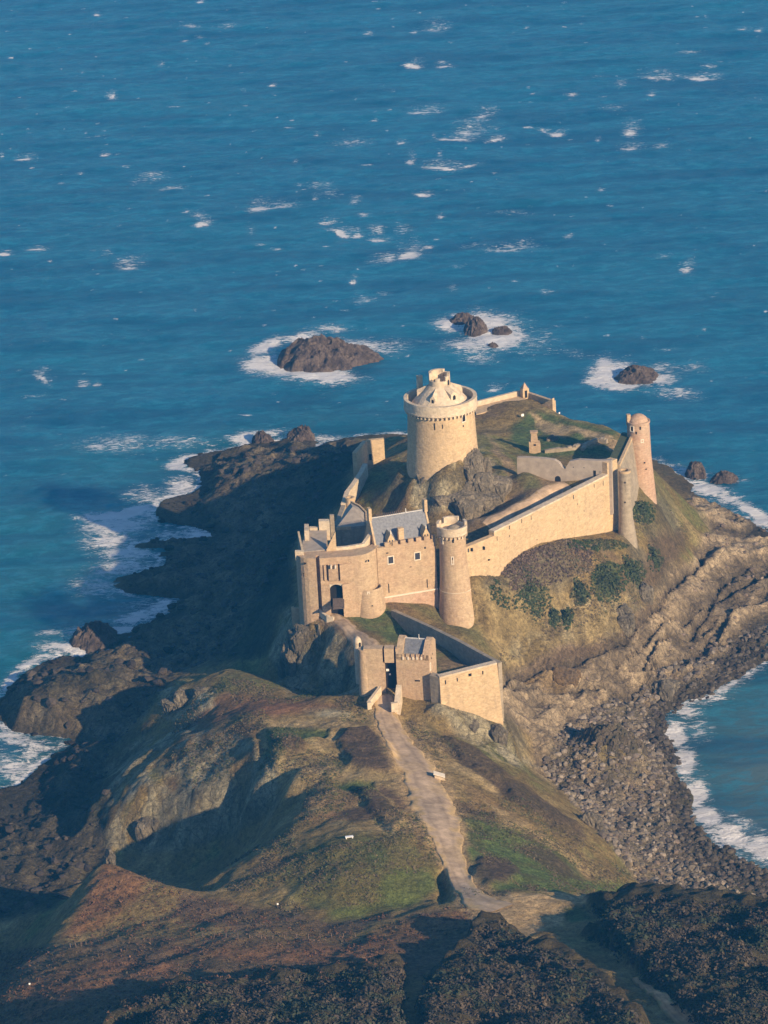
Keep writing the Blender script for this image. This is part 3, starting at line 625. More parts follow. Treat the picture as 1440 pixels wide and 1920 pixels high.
zone([[(960,1262),(1060,1240),(1090,1265),(1060,1285),(980,1280)]], (0.22,0.15,0.075), 8, 0.6)
tc = blend(tc, M_rub*sstep(-0.3, 0.3, n2)*0.8, np.array([0.115, 0.10, 0.078])); 
zone([ell(1400,1690,60,30,20)], (0.13,0.12,0.06), 10, 0.6)
zone([[(1070,1400),(1130,1382),(1200,1395),(1215,1420),(1120,1425)]], (0.19,0.15,0.075), 8, 0.8)
tc = blend(tc, CRK*0.75*M_shelf, np.array([0.05, 0.042, 0.036]))
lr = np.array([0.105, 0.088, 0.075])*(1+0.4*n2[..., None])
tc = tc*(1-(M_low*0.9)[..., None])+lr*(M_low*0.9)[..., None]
tc = blend(tc, polymask(PXn, PYn, [(-300,1390),(120,1400),(200,1380),(290,1360),(230,1450),(200,1600),(110,1700),(-300,1800)], 14)*0.65, np.array([0.05, 0.045, 0.038]))  # shadow over the lower left ground, painted as a darker tint
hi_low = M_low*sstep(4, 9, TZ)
tc = blend(tc, hi_low*0.9, np.array([0.036, 0.038, 0.028]))  # dark growth plus painted shade on the slope below the left walls
for msk, cc in ((M_keep, np.array([0.27,0.235,0.18])), (M_lc, palerock*0.85), (M_gc, grey), (M_out, grey*1.1), (M_clr, np.array([0.21,0.165,0.10])), (M_hc, grey*0.9)):
    mm = msk*sstep(-0.35, 0.15, n4-0.35+0.5*n2)
    tc = tc*(1-mm[..., None])+(cc*(1+0.45*n2[..., None]))*mm[..., None]
pale = np.clip(M_keep*1.3+M_lc+M_gc+M_out+M_clr*.5+M_hc*.6, 0, 1)*sstep(0.1, 0.35, fbm(TX, TY, 1.8, 4, 71))
tc = blend(tc, pale*0.8, palerock)
wetm = np.clip(M_wet*sstep(-0.1, 0.4, n2+n1*0.6)*0.8+sstep(2.2, 0.5, TZ)*0.85*shore_fade, 0, 1)
tc = blend(tc, wetm*0.88, dark)
tc = blend(tc, sstep(0.03, 0.35, M_scrub)*0.9, np.array([0.056, 0.048, 0.034]))
tc = np.clip(tc*np.array([1.42, 1.36, 1.06])*(1+0.30*n2[..., None]+0.12*fbm(TX, TY, 0.9, 2, 81)[..., None]), 0.006, 0.7)

ter_mat, nt, b = newmat('terrain_ground', 0.95, 0.1)
va = N(nt, 'ShaderNodeVertexColor'); va.layer_name = 'tint'
ra = N(nt, 'ShaderNodeAttribute'); ra.attribute_name = 'rock'
v = coords(nt); nA = noise(nt, v, 1.3, 7, 0.75); nB = noise(nt, v, 4.5, 4, 0.7)
vo = N(nt, 'ShaderNodeTexVoronoi'); vo.feature = 'DISTANCE_TO_EDGE'; vo.inputs['Scale'].default_value = 0.5
wv = mixc(nt, 0.35, v, nA.outputs['Color'], 'ADD'); nt.links.new(wv, vo.inputs['Vector'])
g = maprange(nt, nA.outputs[0], 0.32, 0.68, 0.45, 1.5); g2 = maprange(nt, nB.outputs[0], 0.3, 0.7, 0.65, 1.35)
mm_ = nt.nodes.new('ShaderNodeMath'); mm_.operation = 'MULTIPLY'; nt.links.new(g, mm_.inputs[0]); nt.links.new(g2, mm_.inputs[1])
cc_ = nt.nodes.new('ShaderNodeVectorMath'); cc_.operation = 'SCALE'; nt.links.new(va.outputs[0], cc_.inputs[0]); nt.links.new(mm_.outputs[0], cc_.inputs[3])
crk = maprange(nt, vo.outputs[0], 0.0, 0.035, 0.6, 0.0)
mk = nt.nodes.new('ShaderNodeMath'); mk.operation = 'MULTIPLY'; nt.links.new(crk, mk.inputs[0]); nt.links.new(ra.outputs['Fac'], mk.inputs[1])
fc = mixc(nt, mk.outputs[0], cc_.outputs[0], (0.03, 0.026, 0.022))
nt.links.new(fc, b.inputs['Base Color'])
p0 = bump(nt, nA.outputs[0], None, 1.0, 0.8); p1 = bump(nt, nB.outputs[0], None, 0.5, 0.18, p0)
mh = nt.nodes.new('ShaderNodeMath'); mh.operation = 'MULTIPLY'
nt.links.new(maprange(nt, vo.outputs[0], 0, 0.2), mh.inputs[0]); nt.links.new(ra.outputs['Fac'], mh.inputs[1])
bump(nt, mh.outputs[0], b, 0.4, 0.3, p1)

ny, nx = TX.shape
idx = np.arange(ny*nx).reshape(ny, nx)
quads = np.stack([idx[:-1, :-1], idx[:-1, 1:], idx[1:, 1:], idx[1:, :-1]], -1).reshape(-1, 4)
q_ok = (TZ.ravel()[quads] > -4.5).any(1); quads = quads[q_ok]
tv = np.stack([TX, TY, TZ], -1).reshape(-1, 3)
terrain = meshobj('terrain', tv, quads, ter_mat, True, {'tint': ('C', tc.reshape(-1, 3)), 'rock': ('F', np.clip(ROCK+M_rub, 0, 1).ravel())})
tag(terrain, 'rocky headland with brown and green turf slopes and grey cliffs', None, kind='structure')

# the track, a sheet draped on the ground
def drape(name, pxs, mat, label, lift=0.13, wscale=1.0, pcol=(0.50, 0.36, 0.23)):
    cps = [hit(a, b) for a, b, w in pxs]; ws = [w*1.3 for a, b, w in pxs]
    pts = []; 
    for i in range(len(cps)-1):
        for k in range(16):
            t = k/16; p_1 = cps[max(i-1, 0)]; p_2 = cps[i]; p_3 = cps[i+1]; p_4 = cps[min(i+2, len(cps)-1)]
            q = 0.5*((2*p_2)+(-p_1+p_3)*t+(2*p_1-5*p_2+4*p_3-p_4)*t*t+(-p_1+3*p_2-3*p_3+p_4)*t**3)
            pts.append((q[0], q[1], ws[i]*(1-t)+ws[i+1]*t))
    pts.append((cps[-1][0], cps[-1][1], ws[-1]))
    V = []; CL = []; M_ = 21
    ca = np.array(pcol)
    for i, (x, y, w) in enumerate(pts):
        a = pts[max(i-1, 0)]; c = pts[min(i+1, len(pts)-1)]
        d = np.array([c[0]-a[0], c[1]-a[1]]); d /= np.linalg.norm(d)+1e-9; nrm = np.array([-d[1], d[0]])
        wm = w*wscale/scale_at((x, y, 22))
        e1 = 1+0.28*float(fbm(np.array([x]), np.array([y]), 2.5, 3, 91)[0]); e2 = 1+0.28*float(fbm(np.array([x+50]), np.array([y]), 2.5, 3, 92)[0])
        for k in range(M_):
            s = (k/(M_-1)-0.5)*wm*(e1 if k < M_/2 else e2)
            X, Y = x+nrm[0]*s, y+nrm[1]*s
            edge = abs(k/(M_-1)-0.5)*2
            V.append((X, Y, gz(X, Y)+lift*(1 if edge < 0.95 else -1.5)))
            i1 = min(max(np.searchsorted(GX, X), 0), len(GX)-1); i2 = min(max(np.searchsorted(GY, Y), 0), len(GY)-1)
            nz_ = float(fbm(np.array([X]), np.array([Y]), 1.6, 3, 191)[0]); tt = float(sstep(0.55, 0.95, edge+0.7*nz_))
            grass_ = float(sstep(0.25, 0.5, fbm(np.array([X+9]), np.array([Y]), 3.5, 3, 192)[0]))*0.5
            rut = 1-0.22*math.exp(-((edge-0.38)/0.10)**2); tt = max(tt, grass_*(0.4+0.6*edge)); CL.append(tc[i2, i1]*tt+ca*rut*(1+0.5*nz_)*(1-tt))
    Q = [(i*M_+k, i*M_+k+1, (i+1)*M_+k+1, (i+1)*M_+k) for i in range(len(pts)-1) for k in range(M_-1)]
    o = meshobj(name, V, Q, track_m, True, {'tint': ('C', np.array(CL)), 'rock': ('F', np.zeros(len(V)))}); tag(o, label, None, kind='structure'); return o
track, nt, b = newmat('track_earth', 0.95, 0.1)
v = coords(nt); nA = noise(nt, v, 0.7, 7, 0.75); nB = noise(nt, v, 3.0, 5, 0.75)
c = mixc(nt, maprange(nt, nA.outputs[0], 0.35, 0.65), (0.38, 0.25, 0.145), (0.48, 0.33, 0.20)); c = mixc(nt, maprange(nt, nB.outputs[0], 0.6, 0.75, 0, 0.5), c, (0.11, 0.10, 0.05))
nt.links.new(c, b.inputs['Base Color']); bump(nt, nB.outputs[0], b, 0.7, 0.15)
def tintmat(name, rough=0.9, s=3.0, amt=0.3):
    mt, nt, b = newmat(name, rough, 0.15)
    va = N(nt, 'ShaderNodeVertexColor'); va.layer_name = 'tint'; nn = noise(nt, coords(nt), s, 4, 0.6)
    sc = nt.nodes.new('ShaderNodeVectorMath'); sc.operation = 'SCALE'; nt.links.new(va.outputs[0], sc.inputs[0]); nt.links.new(maprange(nt, nn.outputs[0], 0.3, 0.7, 1-amt, 1+amt), sc.inputs[3])
    nt.links.new(sc.outputs[0], b.inputs['Base Color']); bump(nt, nn.outputs[0], b, 0.5, 0.1); return mt
track_m = tintmat('track_soil', 0.95, 1.6, 0.16)
drape('path', PATH_PX, track, 'pale worn earth track climbing to the outer gate', wscale=1.0)
drape('path', [(628,1150,20),(650,1175,22),(680,1200,24),(705,1225,24),(722,1240,22)], track, 'earth ramp between the outer gate and the main gate', 0.06)
drape('path', [(915,988,28),(955,968,30),(1000,945,30),(1035,925,30),(1060,908,26)], track, 'worn earth yard inside the long curtain wall', 0.06)
drape('path', [(1310,1925,26),(1250,1885,22),(1215,1855,14),(1190,1838,8)], track, 'sandy lane between dark scrub', 0.3, pcol=(0.55, 0.30, 0.14))
if 0: drape('path', [(20,1925,7),(14,1880,7),(40,1830,7),(100,1785,7),(180,1765,7),(300,1757,7),(450,1757,7),(600,1762,7)], track, 'narrow footpath along the cliff top fence', 0.06)

# ------------------------------------------------------------------ the sea
SX = axis(-150, 150, 0.8, -9000, 9000, 1.3); SY = axis(370, 1320, 0.9, -500, 30000, 1.3)
sx, sy = np.meshgrid(SX, SY)
swx, swy = sx*math.cos(0.10)+sy*math.sin(0.10), sy*math.cos(0.10)-sx*math.sin(0.10)
near = np.exp(-np.maximum(0, np.abs(sx)-160)/60.0)*np.exp(-np.maximum(0, sy-1340)/80.0)*np.exp(-np.maximum(0, 360-sy)/30.0)
sz = near*(0.75*fbm(swx/2.2, swy, 13, 3, 101)+0.42*fbm(swx/1.8, swy, 5.5, 3, 102)+0.14*fbm(swx, swy, 2.2, 2, 103))
spx, spy = proj(sx, sy, 0*sz)
sel = (spx > -150) & (spx < 1600) & (spy > -60) & (spy < 2000) & (sy > 100)
foam = np.zeros(sx.shape); aer = np.zeros(sx.shape)
wx = 10*fbm(sx, sy, 7, 3, 110); wy = 5*fbm(sx, sy, 7, 3, 111)
X_, Y_ = spx+wx, spy+wy
def splat(cx, cy, rx, ry, k=1.0, rot=0.0, arr=None, hard=1.0):
    arr = foam if arr is None else arr
    m_ = max(rx, ry)*2.2
    s = sel & (np.abs(spx-cx) < m_+12) & (np.abs(spy-cy) < m_+12)
    if not s.any(): return
    c, q = math.cos(math.radians(rot)), math.sin(math.radians(rot)); XX, YY = (X_, Y_) if rx > 25 else (spx+wx*rx/40, spy+wy*ry/20)
    dx, dy = XX[s]-cx, YY[s]-cy; u = (dx*c+dy*q)/rx; w = (-dx*q+dy*c)/ry
    arr[s] = np.maximum(arr[s], k*np.exp(-(u*u+w*w)**hard*1.3))
# breakers on the outer rocks and along the shore: (x, y, rx, ry, strength, tilt)
for a in [(540,690,75,20,0.95,8),(600,705,70,11,1.1,3),(490,685,35,16,0.95),(500,650,38,12,0.8,-25),(560,632,50,8,0.7,-12),(680,650,80,14,0.55,5),(740,648,50,14,0.38),(620,615,50,8,0.5),
          (900,605,80,16,0.8),(930,630,60,22,0.95),(880,650,50,18,0.6),(840,610,35,12,0.75),(960,635,35,18,0.7),(900,672,40,12,0.45),(1000,640,60,30,0.3),
          (1150,700,48,22,0.9),(1135,690,25,20,0.85),(1160,722,48,8,0.95),(1230,712,45,10,0.7,-8),(1240,690,40,14,0.45),(1270,735,60,12,0.42,8),(1300,690,40,14,0.3),(1120,712,24,12,0.8),
          (220,830,80,20,0.42),(180,835,35,14,0.5),(330,830,90,14,0.36),(400,850,30,6,0.45,-10),(330,872,22,9,0.95),(345,862,30,6,0.7),(455,820,32,10,0.85,-8),(500,812,60,8,0.5),(610,822,70,8,0.5),(690,822,50,8,0.55),
          (340,910,45,16,0.62,-20),(360,930,30,8,0.6,-25),(270,930,50,18,0.42),(215,966,62,7,1.25,-4),(255,957,30,8,1.2,-10),(220,985,70,20,0.7,-3),(210,1015,60,22,0.62),(240,1040,60,12,0.66),(230,1065,75,16,0.6,-8),
          (330,1000,60,10,0.5),(370,1003,35,4,0.8),(180,1100,60,20,0.5),(260,1135,60,20,0.36),(300,1140,40,14,0.66,-28),(250,1160,50,12,0.7,-15),(230,1182,35,6,0.95),(150,1190,60,12,0.5),
          (150,1218,50,9,1.0,4),(100,1215,40,10,0.6),(60,1240,50,9,0.6,-25),(90,1190,25,8,0.6),(15,1275,25,9,1.1,-60),(20,1385,50,14,0.6),(50,1400,60,12,0.6,10),(20,1440,50,24,0.55),(60,1420,30,10,0.6,-30),
          (1300,885,45,10,0.75,10),(1270,890,30,10,0.6),(1320,915,60,12,0.75,16),(1370,935,50,9,0.7,20),(1415,962,30,8,1.2,20),(1430,978,20,7,1.1),(1380,900,30,6,0.4),
          (1430,1225,30,10,0.55),(1400,1265,50,10,0.45,-25),(1340,1305,50,10,0.5,-20),(1285,1335,30,12,0.65),(1265,1380,24,20,0.95),(1280,1430,24,28,0.9),(1300,1490,26,26,1.0,30),(1325,1530,32,14,1.0,35),(1370,1570,45,18,0.95,20),(1430,1590,45,20,0.95,20),
          (1310,1370,30,24,0.42),(1390,1545,60,14,0.42,22),(1480,1610,60,18,0.9,15)]:
    splat(a[0], a[1], a[2]*1.12, a[3]*1.3, a[4]*1.25, a[5] if len(a) > 5 else 0)
# open-water whitecaps
for a in [(180,28,8,2,1.2),(375,3,8,2,1.1),(360,50,26,6,0.5),(425,50,35,7,0.42),(375,70,14,4,0.5),(345,78,14,3,0.5),(300,120,12,8,0.42),(207,180,14,9,0.62),(210,180,7,4,1.0),(510,161,8,2,1.2),(330,203,18,3,0.55),
          (690,66,10,2,0.7),(777,62,8,3,1.2),(812,56,25,6,0.7),(775,125,19,4,1.4,4),(832,127,17,2.2,0.95,-4),(830,118,18,5,0.5),(1390,57,14,2,0.95),(1422,59,8,2,0.95),(1293,98,32,4,0.6),(1330,122,20,6,0.5),
          (1228,145,44,4,0.72,2),(1308,144,40,4,0.85,4),(1165,155,16,14,0.45),(1120,142,26,4,0.4),(1072,177,18,4,0.65),(1220,180,9,3,1.0),(1130,182,12,3,0.5),(1150,205,38,12,0.42),(1182,247,18,9,0.8),(1180,280,24,5,0.72),(1235,277,16,3,0.7),(1120,263,6,3,.8),
          (795,213,36,5,0.8,2),(905,220,24,6,0.72,-8),(1045,251,15,4,1.3),(1020,242,30,4,0.6,8),(990,238,14,3,0.6),(878,250,34,12,0.66),(855,264,36,3.5,1.05,2),(930,262,22,4,0.9,-12),(920,240,40,10,0.35),(815,252,6,10,.4),(752,268,10,3.5,1.05,-10),(660,265,52,14,0.42),(540,240,12,2.4,.6),(700,228,8,2,.7),(592,255,6,2,.8),
          (768,304,9,7,0.9),(825,314,48,4,1.0,2),(880,310,32,4,0.62,-6),(825,292,8,14,0.42),(688,308,18,3,0.6),(553,302,8,5,0.5),(792,366,17,3.6,1.15,6),(600,345,40,10,0.4),(625,362,26,16,0.42),(665,378,12,5,0.7,-20),
          (48,297,22,3,0.95,-4),(196,288,10,2.4,1.0),(150,327,10,3,0.6),(235,313,10,3,0.6),(4,292,5,10,0.6),(290,330,46,13,0.45,-8),(325,352,34,8,0.62,-6),(185,255,30,4,0.4),(250,340,14,10,.35),
          (484,392,22,8,1.15,-6),(528,386,30,4,0.85,-14),(470,430,16,20,0.34),(375,405,24,10,0.6,10),(377,422,19,4,1.15,-4),(350,397,12,6,0.5),(9,479,13,4,1.3),(67,469,20,3,1.0,-4),(238,504,26,8,0.85,2),(200,475,20,14,0.36),
          (640,436,28,4.5,1.3,12),(672,441,12,3.5,1.1),(706,450,22,3,1.2,4),(705,430,22,14,0.5),(756,430,26,14,0.52),(680,405,16,6,0.6),(612,418,24,3,0.75,-4),(590,372,6,4,0.8),(765,477,26,11,1.0,-8),(725,484,52,13,0.62,-4),(800,462,18,5,0.62,-10),
          (825,409,8,2.4,1.0),(485,460,16,2.4,0.6),(520,467,24,2.6,0.55,3),(945,469,48,5,0.72,-6),(980,455,22,10,0.4),(1065,445,10,3,0.7),(1125,357,14,6,0.55),(960,400,60,10,0.34),(880,460,26,8,.4),(1287,508,15,9,0.8),(1240,480,30,10,0.34),
          (662,529,7,5,1.1),(675,563,26,4,0.7),(720,548,22,8,0.4),(850,542,14,12,0.42),(855,500,16,4,.45),(965,530,10,4,0.6),(1025,549,14,8,0.55),(650,578,12,3,0.5),(560,345,14,5,.4),
          (76,712,18,7,0.9,30),(70,740,34,5,0.45),(152,723,14,3,1.0),(180,722,10,2,0.8),(85,690,24,6,0.4),(795,640,70,5,0.38),(925,732,16,5,0.8),(460,777,16,3,0.6),(700,780,30,3,.4),(1080,660,80,8,0.36,10),(1050,612,30,5,.4),(1250,655,40,6,.35)]:
    splat(a[0], a[1], a[2], max(a[3], 1.8), a[4], a[5] if len(a) > 5 else 0, hard=0.8)
    if a[4] > 0.65: splat(a[0]+a[2]*0.3, a[1]-a[3]*1.2, a[2]*1.5, a[3]*2.2+3, 0.40, 0)
rg = random.Random(7)
for _ in range(420):
    x = rg.uniform(-40, 1480); y = rg.uniform(0, 900)**1.0
    splat(x, y, rg.uniform(2, 8), rg.uniform(1.5, 3), rg.uniform(0.35, 0.62), rg.uniform(-10, 6))
# foam also collects where the water meets the rocks
wl_ = np.where((sx > -110) & (sx < 130) & (sy > 400) & (sy < 760), 1, 0).astype(bool)
gd = np.full(sx.shape, -9.0)
gd[wl_] = ground(sx[wl_], sy[wl_])
dsh = np.full(sx.shape, 99.0); dsh[wl_] = segdist(sx[wl_], sy[wl_], SHORE)
foam = np.maximum(foam, wl_*np.exp(-(dsh/2.2)**1.2)*0.62*(0.6+0.8*vnoise(sx/9, sy/9, 120)))
aer = np.clip(np.exp(-dsh/16.0)*0.9*(spx < 1000)+np.exp(-dsh/30.0)*0.5*(spx > 1200)*(spy > 1200), 0, 1)
for a in [(260,1080,260,180,1.0),(120,1250,200,130,1.0),(60,1000,150,140,.75),(200,880,220,70,.6),(60,1100,120,120,.8)]: splat(*a, arr=aer)
bay = np.zeros(sx.shape)
for a in [(1440,1440,150,160,1.0),(1400,1540,120,90,1.0)]: splat(*a, arr=bay)
wat, nt, b = newmat('sea_water', 0.22, 0.5)
b.inputs['IOR'].default_value = 1.33
b.subsurface_method = 'BURLEY'; b.inputs['Subsurface Radius'].default_value = (12.0, 40.0, 50.0); b.inputs['Subsurface Scale'].default_value = 1.0
fa = N(nt, 'ShaderNodeAttribute'); fa.attribute_name = 'foam'; aa = N(nt, 'ShaderNodeAttribute'); aa.attribute_name = 'aer'; ba = N(nt, 'ShaderNodeAttribute'); ba.attribute_name = 'bay'
v = coords(nt, (0.55, 1, 1), rot=(0, 0, -0.10)); v2 = coords(nt)
w1 = noise(nt, coords(nt, (0.25, 1, 1), rot=(0, 0, -0.10)), 0.075, 4, 0.6); w2 = noise(nt, v, 0.35, 7, 0.72, 0.3); w3 = noise(nt, v, 1.2, 5, 0.7)
big = noise(nt, coords(nt, (0.4, 1, 1)), 0.012, 3, 0.5)
c = mixc(nt, maprange(nt, big.outputs[0], 0.35, 0.65), (0.013, 0.146, 0.265), (0.013, 0.168, 0.272))
c = mixc(nt, maprange(nt, aa.outputs['Fac'], 0.0, 1.0, 0, 0.7), c, (0.012, 0.155, 0.175))
c = mixc(nt, maprange(nt, ba.outputs['Fac'], 0.0, 1.0, 0, 0.85), c, (0.11, 0.17, 0.17))
c = mixc(nt, maprange(nt, w2.outputs[0], 0.47, 0.60, 0, 0.6), c, (0.030, 0.27, 0.40))
c = mixc(nt, maprange(nt, w1.outputs[0], 0.55, 0.38, 0, 0.7), c, (0.004, 0.085, 0.18))
f1 = noise(nt, coords(nt, (0.6, 1.2, 1)), 0.6, 9, 0.8, 1.2); f2 = noise(nt, coords(nt, (0.35, 1, 1)), 1.4, 7, 0.8, 0.5)
fs = nt.nodes.new('ShaderNodeMath'); fs.operation = 'ADD'; nt.links.new(f1.outputs[0], fs.inputs[0]); nt.links.new(f2.outputs[0], fs.inputs[1])
fs2 = maprange(nt, fs.outputs[0], 0.80, 1.20, 0.0, 0.8)
ad = nt.nodes.new('ShaderNodeMath'); ad.operation = 'ADD'; nt.links.new(fs2, ad.inputs[0]); nt.links.new(fa.outputs['Fac'], ad.inputs[1])
ff = maprange(nt, ad.outputs[0], 0.80, 1.12, 0, 1, True)
gate = maprange(nt, fa.outputs['Fac'], 0.04, 0.22, 0, 1)
fm = nt.nodes.new('ShaderNodeMath'); fm.operation = 'MULTIPLY'; nt.links.new(ff, fm.inputs[0]); nt.links.new(gate, fm.inputs[1])
veil = nt.nodes.new('ShaderNodeMath'); veil.operation = 'MULTIPLY'; nt.links.new(maprange(nt, fa.outputs['Fac'], 0.12, 0.85, 0, 0.6), veil.inputs[0]); nt.links.new(maprange(nt, f1.outputs[0], 0.38, 0.62, 0.1, 1.0), veil.inputs[1])
c = mixc(nt, veil.outputs[0], c, (0.30, 0.46, 0.52))
c = mixc(nt, fm.outputs[0], c, (0.93, 0.91, 0.88)); nt.links.new(c, b.inputs['Base Color'])
nt.links.new(maprange(nt, fm.outputs[0], 0, 1, 0.24, 0.95), b.inputs['Roughness'])
nt.links.new(maprange(nt, fm.outputs[0], 0, 0.5, 0.8, 0.0), b.inputs['Subsurface Weight'])
q1 = bump(nt, w2.outputs[0], None, 1.0, 2.0); q2 = bump(nt, w3.outputs[0], None, 1.0, 0.45, q1); bump(nt, f1.outputs[0], b, 0.25, 0.2, q2)
idx = np.arange(sx.size).reshape(sx.shape)
quads = np.stack([idx[:-1, :-1], idx[:-1, 1:], idx[1:, 1:], idx[1:, :-1]], -1).reshape(-1, 4)
sea = meshobj('sea', np.stack([sx, sy, sz], -1).reshape(-1, 3), quads, wat, True, {'foam': ('F', foam.ravel()), 'aer': ('F', aer.ravel()), 'bay': ('F', bay.ravel())})
tag(sea, 'blue green choppy sea with white caps and breakers', None, kind='structure')

# ------------------------------------------------------------------ rocks in the sea
rock_dark = rockmat('rock_wet', (0.12, 0.088, 0.070), (0.22, 0.165, 0.13), (0.30, 0.24, 0.19))
def crag(name, label, cat, px, py, w_px, d_m, h, seed, mat=None, rot=0.0, group=None, peak=(0, 0), z=0.0, sink=1.2):
    p = P(px, py, z); rx = w_px/2/scale_at(p); ry = d_m/2; n = 84
    u = np.linspace(-1.15, 1.15, n); U, V = np.meshgrid(u, u)
    x = U*rx; y = V*ry; ang = rot
    X = p[0]+x*math.cos(ang)-y*math.sin(ang); Y = p[1]+x*math.sin(ang)+y*math.cos(ang)
    s_ = max(rx, ry)
    R = np.sqrt(U**2+V**2)*(1+0.28*fbm(X, Y, s_*0.8, 3, seed))
    pk = np.exp(-((U-peak[0])**2+(V-peak[1])**2)*1.3)
    H = np.clip(1-R**2-0.25*np.abs(fbm(X, Y, s_*0.35, 3, seed+5)), -0.6, 1)
    prof = np.where(H > 0, np.sqrt(np.maximum(H, 0))*0.6+H*0.4, H*1.0)
    Z = prof*h*(0.50+0.35*pk+0.75*ridged(X, Y, s_*0.42, 6, seed+3, 0.62))+0.16*h*fbm(X, Y, s_*0.12, 4, seed+9)
    Z = np.maximum(Z, -sink)
    idx = np.arange(n*n).reshape(n, n)
    q = np.stack([idx[:-1, :-1], idx[:-1, 1:], idx[1:, 1:], idx[1:, :-1]], -1).reshape(-1, 4)
    q = q[(Z.ravel()[q] > -sink*0.99).any(1)]
    zz = z if z == 0 else np.vectorize(lambda a, b_: gz(a, b_))(X, Y)*0.6+z*0.4
    vv = np.stack([X-p[0], Y-p[1], Z+(zz-z if not np.isscalar(zz) else 0)], -1).reshape(-1, 3)
    o = meshobj(name, vv, q, mat or rock_dark, False); o.location = tuple(p)
    tag(o, label, cat, group); return o
crag('sea_rock', 'largest craggy brown islet ringed with surf left of the keep', 'rock', 612, 674, 206, 19, 4.4, 1, peak=(-0.25, 0.2))
crag('sea_rock', 'dark wedge shaped rock in white surf behind the keep', 'rock', 893, 622, 46, 8, 3.2, 2)
crag('sea_rock', 'low long dark rock at the upper left of the surf patch behind the keep', 'rock', 868, 603, 52, 6, 1.7, 3)
crag('sea_rock', 'small dark rock at the right of the surf patch behind the keep', 'rock', 941, 624, 42, 5, 1.5, 4)
crag('sea_rock', 'tiny dark rock low in the surf patch behind the keep', 'rock', 925, 650, 22, 3, 0.8, 5)
crag('sea_rock', 'smooth brown hump of rock in a ring of surf at the right', 'rock', 1195, 705, 80, 10, 1.9, 6, peak=(-0.1, 0))
crag('sea_rock', 'dark pointed rock in surf off the domed tower point', 'rock', 1304, 888, 42, 6, 2.2, 7)
crag('sea_rock', 'low flat dark rock in surf right of the pointed one', 'rock', 1358, 897, 48, 5, 1.2, 8)
crag('sea_rock', 'sunlit brown boulder at the tip of the dark left shore', 'rock', 568, 822, 52, 7, 2.6, 9, mat=None)
crag('sea_rock', 'small sunlit rock beside the spray on the left shore', 'rock', 492, 828, 38, 5, 2.0, 10)
crag('sea_rock', 'brown rock lit at the edge of the breakers on the left shore', 'rock', 178, 1198, 90, 12, 2.8, 11)
crag('sea_rock', 'round brown hump standing among the beach rubble at right', 'rock', 1145, 1425, 165, 15, 3.6, 12, z=3.0, mat=rockmat('rock_tan', (0.20, 0.155, 0.10), (0.15, 0.125, 0.075), (0.10, 0.10, 0.05)))

# rubble on the beach
def icos():
    bm = bmesh.new(); bmesh.ops.create_icosphere(bm, subdivisions=1, radius=1.0)
    bm.verts.ensure_lookup_table()
    v = np.array([tuple(a.co) for a in bm.verts]); f = np.array([[q.index for q in g.verts] for g in bm.faces]); bm.free(); return v, f
IV, IF = icos()
def scatter_stones(name, label, polys, n, smin, smax, mat, seed, cols):
    r = np.random.RandomState(seed); V = []; Fc = []; Cc = []; k = 0
    pts = []
    while len(pts) < n:
        x = r.uniform(-70, 90, 4000); y = r.uniform(400, 700, 4000); z = ground(x, y)
        a, b_ = proj(x, y, z)
        ok = np.zeros(x.shape, bool)
        for pl in polys: ok |= inpoly(a, b_, pl)
        ok &= (z > -0.3) & (z < 11)
        pts += list(zip(x[ok], y[ok], z[ok]))
    for x, y, z in pts[:n]:
        s = smin+(smax-smin)*r.rand()**4.5
        sc = np.array([1, r.uniform(.6, 1), r.uniform(.4, .75)])*s
        A = Matrix.Rotation(r.uniform(0, 6.28), 3, 'Z') @ Matrix.Rotation(r.uniform(-.5, .5), 3, 'X')
        v = (IV*(1+r.uniform(-.22, .22, (len(IV), 1)))*sc) @ np.array(A).T + np.array([x, y, z+s*0.15])
        V.append(v); Fc.append(IF+k); k += len(IV)
        c = np.array(cols[r.randint(len(cols))])*r.uniform(.7, 1.3)
        if z < 1.1+0.5*r.rand(): c = c*0.5
        Cc.append(np.tile(c, (len(IV), 1)))
    o = meshobj(name, np.vstack(V), np.vstack(Fc), mat, False, {'tint': ('C', np.vstack(Cc))})
    tag(o, label, None, kind='stuff'); return o
stones = tintmat('loose_stones')
scatter_stones('beach_rubble', 'brown and grey boulders and stones strewn on the beach', [RUBBLE, WET], 9500, 0.13, 0.85, stones, 5, [(0.20,0.165,0.125),(0.15,0.12,0.095),(0.23,0.19,0.145),(0.10,0.082,0.065),(0.17,0.14,0.10)])
scatter_stones('rock_debris', 'brown broken blocks scattered on the tidal shelf', [SHELF], 1100, 0.12, 0.7, stones, 6, [(0.22,0.165,0.12),(0.16,0.12,0.09),(0.20,0.15,0.115)])
scatter_stones('shore_boulders', 'dark tumbled boulders along the shaded left shore', [LOWLEFT], 1500, 0.2, 1.3, stones, 8, [(0.075,0.06,0.048),(0.055,0.045,0.038)])

